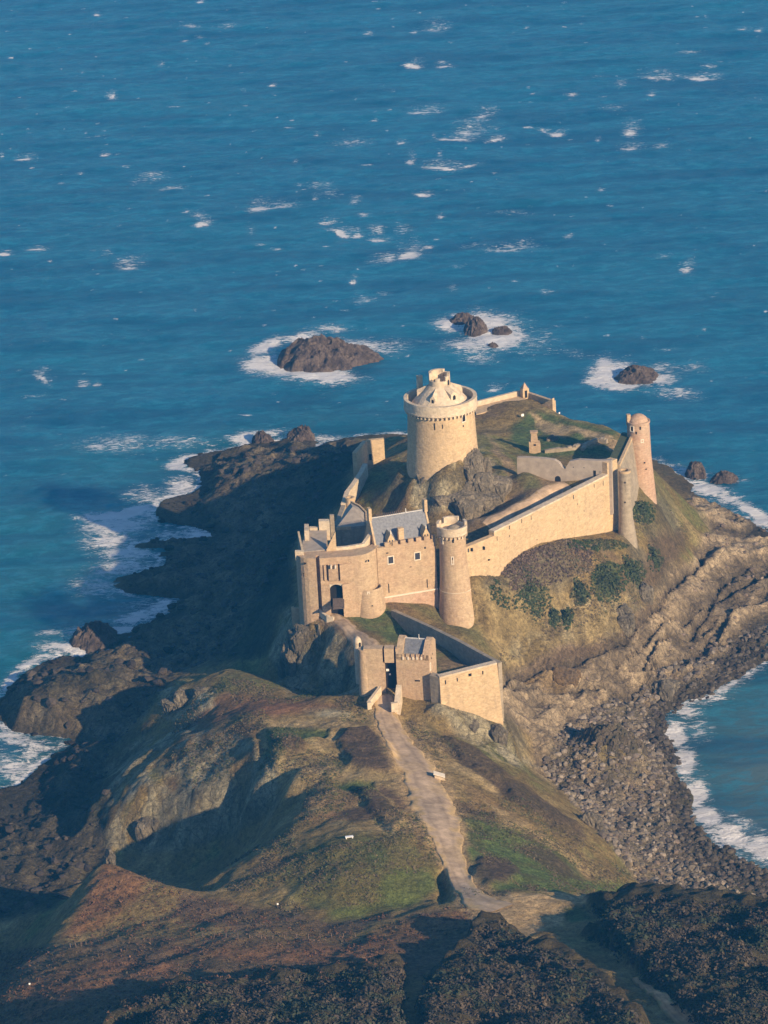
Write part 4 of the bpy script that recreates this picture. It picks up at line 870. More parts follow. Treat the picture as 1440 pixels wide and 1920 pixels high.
# scrub, one mass of small leaf faces
leafm = tintmat('scrub_leaves', 0.95, 1.5, 0.25)
def scrub(name, label, polys, n, rmin, rmax, seed, cols, leaves=26, lsz=0.26, lift=0.0, zmin=-99, kind='stuff', dens=None):
    r = np.random.RandomState(seed); pts = []
    guard = 0
    while len(pts) < n and guard < 400:
        guard += 1
        x = r.uniform(-75, 85, 6000); y = r.uniform(352, 700, 6000); z = ground(x, y); a, b_ = proj(x, y, z)
        ok = np.zeros(x.shape, bool)
        for pl in polys: ok |= inpoly(a, b_, pl)
        if dens is not None: ok &= dens(x, y) > r.rand(len(x))
        ok &= z > zmin
        pts += list(zip(x[ok], y[ok], z[ok]))
    pts = np.array(pts[:n]); m_ = len(pts)
    rad = rmin+(rmax-rmin)*r.rand(m_)**1.6
    d = r.normal(size=(m_, leaves, 3)); d /= np.linalg.norm(d, axis=2, keepdims=True); d[..., 2] = np.abs(d[..., 2])*1.05-0.10
    rr = rad[:, None]*r.uniform(0.55, 1.05, (m_, leaves))
    ctr = pts[:, None, :]+d*rr[..., None]*np.array([1, 1, 0.85]); ctr[..., 2] += lift
    t1 = np.cross(d, r.normal(size=d.shape)); t1 /= np.linalg.norm(t1, axis=2, keepdims=True)+1e-9
    t2 = np.cross(d, t1)+0.5*r.normal(size=d.shape); s = (lsz*r.uniform(0.5, 1.3, (m_, leaves)))[..., None]
    V = np.stack([ctr-t1*s-t2*s*.7, ctr+t1*s-t2*s*.7, ctr+t1*s*.6+t2*s, ctr-t1*s*.6+t2*s], 2).reshape(-1, 3)
    Fq = np.arange(len(V)).reshape(-1, 4)
    cols = np.array(cols); nz = vnoise(pts[:, 0]/5.0, pts[:, 1]/5.0, seed)
    ci = np.clip((nz*len(cols)*1.2-0.5+r.normal(size=m_)*0.4).astype(int), 0, len(cols)-1)
    cc = cols[ci][:, None, :]*r.uniform(0.88, 1.12, (m_, leaves, 1))*r.uniform(0.85, 1.18, (m_, 1, 1)); cc = np.repeat(cc.reshape(-1, 3), 4, axis=0)
    o = meshobj(name, V, Fq, leafm, False, {'tint': ('C', cc)})
    return tag(o, label, None, kind=kind)
SC = [(0.066,0.060,0.040),(0.056,0.062,0.036),(0.078,0.062,0.047),(0.098,0.076,0.052),(0.064,0.056,0.042),(0.052,0.060,0.036)]
scrub('scrub', 'dense dark brown and green gorse scrub filling the foreground', SCRUB, 11000, 0.45, 1.4, 11, SC, 34, 0.15, -0.35)
HEATH = [[(-60,1790),(250,1760),(700,1740),(880,1690),(900,1740),(770,1800),(750,1830),(450,1850),(200,1930),(-60,2000)], [(200,1620),(400,1690),(640,1735),(760,1705),(640,1760),(120,1770)]]
scrub('heath', 'low rusty bracken and heather on the near ridge', HEATH, 5000, 0.2, 0.55, 12, [(0.15,0.085,0.055),(0.12,0.08,0.053),(0.095,0.075,0.048),(0.17,0.09,0.055)], 12, 0.09, -0.1)
SLOPES = [[(420,1270),(700,1310),(860,1400),(1180,1640),(1180,1680),(830,1680),(560,1720),(380,1650),(560,1540),(480,1440),(300,1500),(330,1350)], [(900,1080),(1170,1000),(1240,900),(1290,990),(1200,1130),(1050,1190),(940,1250)]]
pathpoly = [(700,1300),(745,1300),(760,1380),(850,1500),(880,1600),(900,1690),(850,1690),(800,1560),(760,1470),(720,1390)]
scrub('rough_grass', 'rough tufted grass and low heather on the slopes', SLOPES, 13000, 0.15, 0.5, 13, [(0.15,0.12,0.066),(0.11,0.115,0.05),(0.16,0.12,0.075),(0.13,0.10,0.064),(0.10,0.105,0.045)], 9, 0.075, -0.08,
      dens=lambda x, y: np.where(segdist(x, y, [tuple(q[:2]) for q in PATHC]) > 3.2, sstep(0.42, 0.62, vnoise(x/6.0, y/6.0, 77)), 0))

GRN = [ell(1140, 1092, 34, 40), ell(1000, 1122, 34, 30), ell(1088, 1115, 20, 20), ell(1186, 1072, 26, 22), ell(1228, 1050, 15, 22), ell(1206, 962, 24, 22), ell(1040, 1158, 12, 20), ell(1064, 1158, 12, 22), ell(1120, 1022, 60, 10), ell(960, 1130, 30, 14), ell(930, 1110, 12, 24)]
scrub('bramble', 'green bramble and ivy creeping round the bushes on the right hand slope', GRN, 1500, 0.15, 0.55, 15, [(0.055,0.075,0.032),(0.075,0.085,0.038),(0.09,0.085,0.045)], 16, 0.12, -0.05)
scrub('heather', 'purple brown heather and dead bracken under the curtain wall', [[(935,1070),(980,1035),(1060,1010),(1110,1035),(1110,1070),(1040,1095),(960,1105)]], 1000, 0.15, 0.5, 16, [(0.14,0.10,0.075),(0.11,0.08,0.062),(0.17,0.13,0.08),(0.11,0.105,0.06)], 14, 0.12, -0.05)
# single bushes on the slope under the curtain wall
def bush(px, py, w_px, h, seed, label):
    p = hit(px, py); R = w_px/2/scale_at(p); r = np.random.RandomState(seed)
    n = 420; d = r.normal(size=(n, 3)); d /= np.linalg.norm(d, axis=1, keepdims=True); d[:, 2] = np.abs(d[:, 2])
    lump = 1+0.35*np.sin(d[:, 0]*5+seed)*np.cos(d[:, 1]*6)
    c = d*(R*lump*r.uniform(.5, 1.05, n))[:, None]*np.array([1, 1.3, h/R])
    for i in range(n): c[i, 2] += gz(p[0]+c[i, 0], p[1]+c[i, 1])-p[2]
    t1 = np.cross(d, r.normal(size=d.shape)); t2 = r.normal(size=d.shape)
    s = 0.22*r.uniform(.6, 1.3, (n, 1)); t1 /= np.linalg.norm(t1, axis=1, keepdims=True); t2 /= np.linalg.norm(t2, axis=1, keepdims=True)
    V = np.stack([c-t1*s, c+t2*s, c+t1*s, c-t2*s], 1).reshape(-1, 3)
    cc = np.repeat(np.array([[0.066,0.080,0.040]])*r.uniform(.6, 1.4, (n, 1)), 4, axis=0)
    o = meshobj('bush', V, np.arange(len(V)).reshape(-1, 4), leafm, False, {'tint': ('C', cc)}); o.location = tuple(p)
    tag(o, label, 'bush', 'dark green bushes on the slope below the curtain wall')
bush(1140, 1095, 46, 1.6, 1, 'largest dark green bush at the top of the rock face under the long curtain wall')
bush(1000, 1125, 40, 1.2, 2, 'dark green bush on the turf left of the rock face, nearest the round corner tower')
bush(1088, 1118, 26, 1.0, 3, 'small dark bush just left of the largest bush on the slope')
bush(1186, 1072, 36, 1.0, 4, 'dark bush up and right of the largest bush on the slope')
bush(1228, 1052, 22, 1.2, 5, 'rightmost small bush on the slope above the tidal shelf')
bush(1206, 962, 26, 0.9, 6, 'dark bush below the wall between the two right hand turrets')
bush(1040, 1160, 14, 1.3, 7, 'narrow left bush of the pair in the gully of the rock face')
bush(1064, 1160, 15, 1.4, 8, 'narrow right bush of the pair in the gully of the rock face')
# ------------------------------------------------------------------ the fort
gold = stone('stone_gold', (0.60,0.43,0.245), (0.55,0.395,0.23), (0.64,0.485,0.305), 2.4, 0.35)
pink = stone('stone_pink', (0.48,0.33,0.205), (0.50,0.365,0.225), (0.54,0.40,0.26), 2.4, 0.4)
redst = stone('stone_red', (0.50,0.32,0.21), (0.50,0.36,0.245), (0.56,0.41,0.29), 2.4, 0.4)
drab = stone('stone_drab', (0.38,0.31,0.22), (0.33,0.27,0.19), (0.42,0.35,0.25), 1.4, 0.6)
palest = stone('stone_pale', (0.66,0.54,0.38), (0.60,0.47,0.32), (0.70,0.58,0.43), 1.6, 0.25)
trim = plain('stone_trim', (0.72,0.62,0.48), 0.85, 0.1, 2.0)
slate = plain('slate_roof', (0.17,0.175,0.19), 0.55, 0.3, 2.6, 0.4)
slate_b = plain('slate_light', (0.33,0.28,0.225), 0.8, 0.2, 1.2, 0.3)
hole = plain('dark_opening', (0.018,0.016,0.015), 0.9, 0.2)
glassm = plain('window_glass', (0.05,0.05,0.06), 0.25, 0.2, 3, 0.5)
wood = plain('weathered_wood', (0.15,0.11,0.085), 0.85, 0.3, 3)
leadm = plain('ridge_lead', (0.62,0.58,0.52), 0.5, 0.1, 2, 0.5)
white = plain('white_paint', (0.85,0.84,0.80), 0.6, 0.03)
grass_m = plain('turf', (0.085,0.095,0.042), 0.95, 0.35, 1.5)

def wallseg(mb, p, q, z0t, z1t, zb0, zb1, t, side=1, steps=1, jag=0.0, seed=0):
    """a wall from p to q; tops z0t..z1t, bottoms zb0..zb1, thickness t to the left (side=1) of p->q"""
    d = np.array([q[0]-p[0], q[1]-p[1]]); Ln = np.linalg.norm(d); d /= Ln; nn = np.array([-d[1], d[0]])*t*side
    r = random.Random(seed)
    for i in range(steps):
        a, b_ = i/steps, (i+1)/steps
        A = (p[0]+d[0]*Ln*a, p[1]+d[1]*Ln*a); B = (p[0]+d[0]*Ln*b_, p[1]+d[1]*Ln*b_)
        ta, tb = z0t+(z1t-z0t)*a, z0t+(z1t-z0t)*b_
        if jag: j = r.uniform(-jag, jag*0.5); ta += j; tb += j+r.uniform(-jag, jag)*0.3
        mb.prism([A, B, (B[0]+nn[0], B[1]+nn[1]), (A[0]+nn[0], A[1]+nn[1])], [zb0, zb1, zb1, zb0], [ta, tb, tb, ta])
    return mb
def opening(th, name, p, ang, w, h, mat=None, frame=False, label=None, parent=None, depth=0.10, arch=False):
    """a dark opening on a face whose outward normal points along ang"""
    mb = MB(); c, s = math.cos(ang), math.sin(ang)
    def q(a, z, d): return (p[0]-s*a+c*d, p[1]+c*a+s*d, p[2]+z)
    if arch:
        n = 8; prof = [(-w/2, -h/2), (w/2, -h/2)]+[(w/2*math.cos(math.pi*i/n), h/2-w/2+w/2*math.sin(math.pi*i/n)) for i in range(n+1)]
    else: prof = [(-w/2, -h/2), (w/2, -h/2), (w/2, h/2), (-w/2, h/2)]
    m_ = len(prof)
    mb.add([q(a, z, -0.35) for a, z in prof]+[q(a, z, 0.02) for a, z in prof], [tuple(range(m_-1, -1, -1)), tuple(range(m_, 2*m_))]+[(i, (i+1) % m_, m_+(i+1) % m_, m_+i) for i in range(m_)])
    o = th.part(name, mb, mat or hole, parent, label=label)
    if frame:
        f = MB(); fw = 0.16
        for (a, z, ww, hh) in ((-w/2-fw/2, 0, fw, h+2*fw), (w/2+fw/2, 0, fw, h+2*fw), (0, h/2+fw/2, w, fw), (0, -h/2-fw/2, w, fw)):
            vs = [q(a+dx*ww, z+dz*hh, dd) for dd in (-0.1, depth) for dx, dz in ((-.5, -.5), (.5, -.5), (.5, .5), (-.5, .5))]
            f.add(vs, [(3, 2, 1, 0), (4, 5, 6, 7), (0, 1, 5, 4), (1, 2, 6, 5), (2, 3, 7, 6), (3, 0, 4, 7)])
        th.part('frame', f, trim, o)
    return o
def on_plane(px, py, p0, ang): return pplane(px, py, p0, np.array([math.cos(ang), math.sin(ang), 0]))

# ---- the great round keep
K = P(832, 889, 34.5); kx, ky = K[0], K[1]; zt = zon(kx, ky, 742)
keep_ = Thing('keep_tower', 'huge round stone keep with a conical stone roof standing on a crag', 'tower', (kx, ky, 33))
prof = [(7.05, 28), (7.0, 34), (6.75, 37), (6.45, 40), (6.25, 44), (6.15, zt-3.1), (6.15, zt-1.7)]
keep_.part('wall', MB().lathe(kx, ky, prof+[(5.8, zt-1.7), (0.01, zt-1.7)], 72), gold, smooth=True)
keep_.part('parapet', MB().ring(kx, ky, 6.05, 6.72, zt-1.75, zt, 72), palest, smooth=True)
keep_.part('string_course', MB().ring(kx, ky, 6.15, 6.80, zt-2.0, zt-1.752, 72), palest, smooth=True)
for i in range(52):
    a = 2*math.pi*i/52; keep_.part('corbel', MB().box((kx+6.38*math.cos(a), ky+6.38*math.sin(a), zt-2.28), (0.5, 0.24, 0.54), a), palest)
zr = zt-1.2; TOPR = 1.95
rp = [(5.35, zt-1.8), (5.35, zr), (4.9, zr+0.55), (4.2, zr+1.35), (3.4, zr+2.2), (2.7, zr+2.9), (2.1, zr+3.45), (2.05, zr+3.45)]
roof = keep_.part('roof', MB().lathe(kx, ky, rp+[(0.01, zr+3.45)], 24), palest)
ztop = zr+3.45
def arcang(px, py, r): return pcyl(px, py, kx, ky, r)[1]
# look-out drum at the top, broken round its rim
dr = keep_.part('lookout', MB().ring(kx, ky, 1.45, 1.95, ztop-0.4, ztop+1.0, 36), palest, smooth=True)
for a0, a1, h in ((1.0, 3.5, 2.1), (0.35, 0.9, 1.65), (4.3, 4.75, 1.3), (5.3, 5.75, 1.5), (-0.35, 0.1, 2.0)):
    keep_.part('merlon', MB().ring(kx, ky, 1.45, 1.95, ztop+1.0, ztop+h+0.3, 8, a0, a1), palest)
opening(keep_, 'lookout_door', (kx+1.97*math.cos(-0.62), ky+1.97*math.sin(-0.62), ztop+0.6), -0.62, 0.5, 1.0, arch=True)
def dormer(a, r0, r1, w, h0, h1):
    c, s = math.cos(a), math.sin(a)
    def q(r, t, z): return (kx+c*r-s*t, ky+s*r+c*t, z)
    vs = [q(r1, -w/2, zr+h0-.9), q(r1, w/2, zr+h0-.9), q(r1, w/2, zr+h0+.7), q(r1, 0, zr+h0+1.25), q(r1, -w/2, zr+h0+.7),
          q(r0, -w/2, zr+h1-2.2), q(r0, w/2, zr+h1-2.2), q(r0, w/2, zr+h1-0.35), q(r0, 0, zr+h1+0.1), q(r0, -w/2, zr+h1-0.35)]
    mb = MB().add(vs, [(0, 1, 2, 3, 4), (9, 8, 7, 6, 5), (0, 5, 6, 1), (1, 6, 7, 2), (2, 7, 8, 3), (3, 8, 9, 4), (4, 9, 5, 0)])
    o = keep_.part('dormer', mb, palest)
    opening(keep_, 'dormer_window', q(r1+0.01, 0, zr+h0+0.1), a, w*0.42, 0.9, parent=o, arch=True)
dormer(-1.92, 2.0, 4.3, 1.0, 1.3, 3.4); dormer(-0.92, 1.9, 4.1, 1.5, 1.7, 3.7); dormer(0.35, 2.0, 4.2, 1.1, 1.3, 3.4); dormer(1.7, 2.0, 4.2, 1.1, 1.3, 3.4); dormer(3.1, 2.0, 4.2, 1.1, 1.3, 3.4)
# the slim chimney behind the left of the roof
ch = P(788, 727, zr+1.4); keep_.part('chimney', MB().box((kx-3.6, ky+2.3, zr+2.6), (0.9, 0.75, 3.9), 0.5), palest)
p_, a = pcyl(869, 784, kx, ky, 6.15); opening(keep_, 'window', p_, a, 0.75, 1.25, frame=True)
for px, py, w, h in ((815, 800, 0.16, 1.3), (869, 799, .22, .3), (797, 840, 0.16, 0.7), (830, 800, .12, .8)):
    p_, a = pcyl(px, py, kx, ky, 6.25); opening(keep_, 'arrow_slit', p_, a, w, h)

# ---- crags round the foot of the keep
kr = rockmat('rock_keep', (0.38,0.31,0.215), (0.24,0.20,0.14), (0.46,0.41,0.31), 0.5)
def boulder_crag(name, label, px, py, z, w_px, d_m, h_m, seed, mat, cat='rock', group=None, down=5, sub=5):
    """a cluster of fractured blocks, one mesh"""
    p = P(px, py, z); R = w_px/2/scale_at(p); rs = np.random.RandomState(seed)
    bm = bmesh.new(); bmesh.ops.create_icosphere(bm, subdivisions=4, radius=1.0); bm.verts.ensure_lookup_table()
    v0 = np.array([tuple(a.co) for a in bm.verts]); f0 = np.array([[q.index for q in g.verts] for g in bm.faces]); bm.free()
    V = []; Fc = []; k = 0; nb = 9
    for b_ in range(nb):
        pl = rs.normal(size=(16, 3)); pl /= np.linalg.norm(pl, axis=1, keepdims=True); off = rs.uniform(0.62, 0.95, 16)
        dd = v0@pl.T; r = np.minimum(np.min(np.where(dd > 0.05, off/np.maximum(dd, 0.05), 9), axis=1), 1.1)
        v = v0*r[:, None]; v = v+v0*(0.20*(ridged(v[:, 0:1]*2+v[:, 2:3]+b_, v[:, 1:2]*2-v[:, 2:3]+seed, 0.5, 5, seed, 0.65)-0.4))
        if b_ == 0: cx_2, cy_2, s, hh = 0, 0, 0.62, 1.0
        else: a = rs.uniform(0, 6.28); q = rs.uniform(.3, .72); cx_2, cy_2, s, hh = q*math.cos(a), q*math.sin(a), rs.uniform(.28, .5), rs.uniform(.35, .9)*(1-0.35*q)
        Z = np.where(v[:, 2] > 0, np.abs(v[:, 2])**0.8*h_m*hh, v[:, 2]*down)
        if h_m > 3: Z = Z-(h_m*0.12)
        V.append(np.stack([(cx_2+v[:, 0]*s)*R*1.1, (cy_2+v[:, 1]*s)*d_m*0.55, np.nan_to_num(Z, nan=0.0)], -1)); Fc.append(f0+k); k += len(v0)
    V = np.vstack(V); V[:, 2] = np.where(np.isfinite(V[:, 2]), V[:, 2], 0)
    o = meshobj(name, V, np.vstack(Fc), mat, False); o.location = tuple(p)
    tag(o, label, cat, group); return o
boulder_crag('rock_crag', 'tall grey crag against the right of the keep, its top highest on the wall', 886, 872, 37.4, 66, 6, 4.4, 21, kr)
boulder_crag('rock_crag', 'broad grey crag under the middle of the keep beside the stone pillar', 842, 882, 36.6, 78, 6, 3.2, 22, kr)
boulder_crag('rock_crag', 'low crag at the lower left of the keep', 796, 900, 34.8, 70, 6, 2.6, 23, kr)
boulder_crag('rock_crag', 'bulging crag below right of the stone pillar', 908, 910, 34.2, 84, 7, 2.8, 24, kr)
boulder_crag('rock_crag', 'low rocky slab below the keep, behind the battlemented round tower', 872, 938, 32.8, 100, 7, 2.0, 25, kr)
pb = P(857, 916, 33.0); pil = Thing('stone_pillar', 'short round stone buttress standing against the crag below the keep', 'buttress', (pb[0], pb[1], 30))
pil.part('shaft', MB().lathe(pb[0], pb[1], [(1.0, 29), (0.95, 34), (0.8, 36.4), (0.3, 37.0), (0.01, 37.05)], 20, jit=0.04), drab, smooth=True)

# ---- lodge: crenellated front, slate roof, dormers, chimneys
fp, fq = P(712, 1021, 35.5)[:2], P(816, 1004, 35.5)[:2]
fd = (fq-fp)/np.linalg.norm(fq-fp); fn = np.array([fd[1], -fd[0]]); FANG = math.atan2(fn[1], fn[0]); FL_ = np.linalg.norm(fq-fp)
def fpt(a, back): q = fp+fd*a-fn*back; return (q[0], q[1])
lodge = Thing('lodge', 'rose stone lodge with battlements and a blue slate roof with two pointed dormers', 'building', (*fpt(FL_/2, 4), 24))
DEP = 7.6
body = MB().prism([fpt(-0.6, 0), fpt(FL_, 0), fpt(FL_, DEP), fpt(-0.6, DEP)], 17, 34.2)
lodge.part('wall', body, pink)
par = MB().prism([fpt(-0.6, -0.02), fpt(FL_, -0.02), fpt(FL_, 0.55), fpt(-0.6, 0.55)], 34.2, 34.9)
lodge.part('parapet', par, pink)
k = 0.9
while k < FL_-0.2:
    w = 0.95 if FL_-k > 1 else FL_-k
    lodge.part('merlon', MB().prism([fpt(k, -0.02), fpt(k+w, -0.02), fpt(k+w, 0.5), fpt(k, 0.5)], 34.9, 35.6), pink); k += 1.45
rz0, rz1, rb = 34.3, 39.0, 4.0
rf = MB(); e0, e1 = fpt(-0.25, 0.75), fpt(FL_-0.5, 0.75); r0, r1 = fpt(-0.25, rb), fpt(FL_-0.5, rb); b0, b1 = fpt(-0.25, DEP), fpt(FL_-0.5, DEP)
rf.add([(*e0, rz0), (*e1, rz0), (*r1, rz1), (*r0, rz1), (*b1, rz0), (*b0, rz0)], [(0, 1, 2, 3), (3, 2, 4, 5), (0, 3, 5), (1, 4, 2), (0, 5, 4, 1)])
rfo = lodge.part('roof', rf, slate)
rr = MB(); wallseg(rr, r0, r1, rz1+0.12, rz1+0.12, rz1-0.15, rz1-0.15, 0.22); lodge.part('ridge_capping', rr, leadm, rfo)
for k in range(13):
    q = fpt(1.0+k*0.36, rb); lodge.part('ridge_crest', MB().box((q[0], q[1], rz1+0.4), (0.07, 0.1, 0.55), FANG), wood, rfo)
q = fpt(6.3, rb); lodge.part('finial', MB().lathe(q[0], q[1], [(0.12, rz1), (0.09, rz1+0.7), (0.01, rz1+0.95)], 8), leadm, rfo)
for (a, w) in ((-0.55, 0.32), (FL_-0.5, 0.32)):
    g_ = MB(); P3 = [(0.7, rz0-0.2), (rb, rz1+0.35), (DEP, rz0-0.2)]
    vs = []
    for aa_ in (a, a+w):
        for bk, z in P3: q = fpt(aa_, bk); vs.append((q[0], q[1], z))
    g_.add(vs, [(0, 1, 2), (5, 4, 3), (0, 3, 4, 1), (1, 4, 5, 2), (2, 5, 3, 0)])
    lodge.part('gable', g_, gold)
    q = fpt(a+w/2, rb); c_ = lodge.part('chimney', MB().box((q[0], q[1], rz1+0.9), (0.55, 1.1, 2.2), FANG+math.pi/2), gold)
for px in (733, 799.5):
    p_ = on_plane(px, 1012, (*fpt(0, 0.35), 0), FANG); a = np.dot(np.array(p_[:2])-fp, fd); w = 0.62
    vs = []
    for bk in (0.30, 2.6):
        for t, z in ((-w, 34.3), (w, 34.3), (w, 35.9), (0, 37.1), (-w, 35.9)): q = fpt(a+t, bk); vs.append((q[0], q[1], z))
    dd = MB().add(vs, [(0, 1, 2, 3, 4), (9, 8, 7, 6, 5), (0, 5, 6, 1), (1, 6, 7, 2), (2, 7, 8, 3), (3, 8, 9, 4), (4, 9, 5, 0)])
    od = lodge.part('dormer', dd, gold)
    for t in (-0.24, 0.24): q = fpt(a+t, 0.29); opening(lodge, 'dormer_window', (q[0], q[1], 35.45), FANG, 0.26, 0.85, glassm, parent=od, arch=True)
    q = fpt(a, 0.32); lodge.part('finial', MB().lathe(q[0], q[1], [(0.14, 37.0), (0.08, 37.5), (0.01, 37.7)], 8), trim, od)
p_ = on_plane(752, 1012, (*fpt(0, 0.9), 0), FANG); a = np.dot(np.array(p_[:2])-fp, fd); q = fpt(a, 1.0)
lodge.part('chimney', MB().box((q[0], q[1], 35.9), (1.0, 0.8, 3.4), FANG+math.pi/2), gold)
F0 = (*fp, 0)
for px, py in ((732.5, 1050), (782.5, 1042.5)): opening(lodge, 'window', on_plane(px, py, F0, FANG), FANG, 0.92, 1.25, glassm, frame=True)
for px, py, w, h in ((729, 1103, 0.18, 1.7), (801, 1094, 0.18, 1.6), (797, 1027, .3, .4), (726, 1037, .4, .2), (713, 1106, .5, .2), (770, 1063, .4, .12)): opening(lodge, 'arrow_slit', on_plane(px, py, F0, FANG), FANG, w, h)
sk = MB()
z1_, z2_ = zon(*fp, 1121), zon(*fq, 1104)
vs = [(*fpt(-0.2, -0.15), z1_), (*fpt(FL_, -0.15), z2_), (*fpt(FL_, 1), z2_), (*fpt(-0.2, 1), z1_), (*fpt(-0.2, -1.0), 17), (*fpt(FL_, -1.0), 17), (*fpt(FL_, 1), 17), (*fpt(-0.2, 1), 17)]
sk.add(vs, [(0, 1, 2, 3), (7, 6, 5, 4), (4, 5, 1, 0), (5, 6, 2, 1), (6, 7, 3, 2), (7, 4, 0, 3)]); lodge.part('battered_base', sk, redst)
sc_ = MB(); sc_.add([(*fpt(-.2, -.24), z1_+.16), (*fpt(FL_, -.24), z2_+.16), (*fpt(FL_, .1), z2_+.16), (*fpt(-.2, .1), z1_+.16), (*fpt(-.2, -.24), z1_-.06), (*fpt(FL_, -.24), z2_-.06), (*fpt(FL_, .1), z2_-.06), (*fpt(-.2, .1), z1_-.06)], [(0, 1, 2, 3), (7, 6, 5, 4), (4, 5, 1, 0), (5, 6, 2, 1), (6, 7, 3, 2), (7, 4, 0, 3)])
lodge.part('string_course', sc_, trim)

# ---- battlemented round tower at the right of the lodge
T = P(847, 982, 37.6); tx, ty = T[0], T[1]; tz = 37.7
rt = Thing('round_tower', 'tall pink round tower with broken battlements beside the lodge, flaring at its foot', 'tower', (tx, ty, 19))
# the foot leans forward: rings whose centres step towards the slope
def rings(cx, cy, rows, n=48):
    return [[(cx+dx+r*math.cos(2*math.pi*i/n), cy+dy+r*math.sin(2*math.pi*i/n), z) for i in range(n)] for z, r, dx, dy in rows]
rt.part('wall', MB().loft(rings(tx, ty, [(14, 4.7, 1.0, -1.7), (20, 3.75, 0.62, -1.0), (24, 3.05, 0.3, -0.45), (27.5, 2.62, 0.1, -0.12), (31, 2.42, 0, 0), (tz-1.9, 2.32, 0, 0)])), pink, smooth=True)
rt.part('parapet', MB().lathe(tx, ty, [(2.32, tz-1.95), (2.66, tz-1.7), (2.7, tz-0.6), (2.25, tz-0.6), (2.25, tz-1.2), (0.01, tz-1.2)], 48), palest, smooth=True)
for a0, a1, h in ((1.05, 2.2, 1.0), (2.5, 3.35, 0.8), (3.5, 6.1, 0.35), (-0.05, 0.55, 0.8)):
    rt.part('merlon', MB().ring(tx, ty, 2.25, 2.7, tz-0.6, tz-0.6+h, 14, a0, a1), palest)
rt.part('stair_cap', MB().lathe(tx+0.3, ty-0.1, [(1.15, tz-1.25), (1.15, tz-0.75), (0.7, tz-0.45), (0.01, tz-0.35)], 20), drab, smooth=True)
for i in range(22):
    a = 2*math.pi*i/22; rt.part('corbel', MB().box((tx+2.45*math.cos(a), ty+2.45*math.sin(a), tz-2.05), (0.42, 0.24, 0.42), a), palest)
for px, py, w, h in ((829, 1015, 0.2, 0.7), (849.5, 1015, 0.3, 0.6), (848.5, 1051, 0.2, 1.2), (878, 1150, .25, .35), (880, 1157, .3, .2)):
    r_ = 2.38 if py < 1100 else 3.3
    p_, a = pcyl(px, py, tx if py < 1100 else tx+.3, ty if py < 1100 else ty-.5, r_); opening(rt, 'arrow_slit', p_, a, w, h, frame=(w < 0.29 and py < 1100))
rt.part('string_course', MB().ring(tx+0.2, ty-0.3, 2.5, 2.92, 25.6, 25.75, 48), palest, smooth=True)

# ---- main gatehouse
GZ = 35.0
def gp(px, py): q = P(px, py, GZ); return (q[0], q[1])
gh = Thing('gatehouse', 'main gatehouse of rounded pink stone with drawbridge slots over its dark arch', 'building', (*gp(630, 1030), 24))
front = [(554,1035),(555,1039),(558,1042),(563,1044.5),(569,1046),(576,1046.8),(584,1047),(591.5,1047)]
def outline(slots=False, gate=False):
    pts = [gp(*q) for q in front]
    def notch(x0, x1, yf, dep): a_ = gp(x0, yf); b_ = gp(x1, yf); return [a_, (a_[0], a_[1]+dep), (b_[0], b_[1]+dep), b_]
    pts += notch(592, 598.8, 1047, 1.5)
    if slots: pts += notch(603.5, 606, 1047, .5)
    if gate: pts += notch(615, 639, 1046.5, 4.0)
    elif slots: pts += notch(610.5, 614.5, 1046.8, 1.0)+notch(632.5, 636, 1046.3, 1.0)
    pts += [gp(q[0], q[1]) for q in ((662, 1042.5), (668, 1042), (676, 1041), (684, 1039), (692, 1036), (700, 1031.5), (706, 1026), (711, 1020))]
    pts += [gp(711, 1013), gp(690, 1024), gp(660, 1030), gp(613, 1034), gp(613, 1003), gp(571, 1003), gp(569, 1010), gp(560, 1028)]
    return pts
zs = zon(*gp(612, 1047), 1089.5); zs2 = zon(*gp(612, 1047), 1060); zg = zon(*gp(625, 1047), 1097)
gw = MB(); gw.prism(outline(), zs2, GZ); gw.prism(outline(slots=True), zs, zs2); gw.prism(outline(), zg, zs); gw.prism(outline(gate=True), 17, zg)
gh.part('wall', gw, pink)
c_ = np.array(gp(687, 1040.5))+np.array([0, 2.35])
gh.part('battered_base', MB().lathe(c_[0], c_[1], [(2.45, 28.4), (2.6, 27.8), (2.95, 24), (3.4, 18)], 40, math.pi*0.98, math.pi*2.08), pink, smooth=True)
gl = gp(625, 1047)
gh.part('gate_door', MB().prism([gp(615, 1042), gp(639, 1042), gp(639, 1040), gp(615, 1040)], 17, zg-0.02), hole)
ar = MB()     # arch head filling the corners of the square opening
xL, xR = gp(615, 1046.5)[0], gp(639, 1046.5)[0]; yF = gp(627, 1046.5)[1]+0.12; w_ = (xR-xL)/2
for s_ in (0, 1):
    pts = [((xL+xR)/2+w_*math.cos(math.pi*i/12), zg-w_*0.75+w_*0.75*math.sin(math.pi*i/12)) for i in (range(0, 7) if s_ else range(6, 13))]
    cor = (xR+0.05, zg+0.03) if s_ else (xL-0.05, zg+0.03)
    pl = [cor]+pts; n = len(pl)
    ar.add([(x, yF, z) for x, z in pl]+[(x, yF+0.6, z) for x, z in pl], [tuple(range(n)), tuple(range(2*n-1, n-1, -1))]+[(i, n+i, n+(i+1) % n, (i+1) % n) for i in range(n)])
gh.part('arch', ar, palest)
for px in (620, 628): q = P(px, 1062, GZ-1); gh.part('corbel', MB().box((gp(px, 1047)[0], gp(px, 1046.6)[1]-0.22, zon(*gp(px, 1047), 1062)), (0.22, 0.5, 0.6)), trim)
gang = -math.pi/2
for px, py, w, h in ((572, 1057, 0.4, .25), (589, 1124, 0.22, 1.6), (569, 1078, .12, .5), (586.5, 1076, .3, .12)):
    p_ = on_plane(px, py, (*gp(580, 1047), 0), gang); opening(gh, 'arrow_slit', p_+np.array([0, 0.02, 0]), gang, w, h)
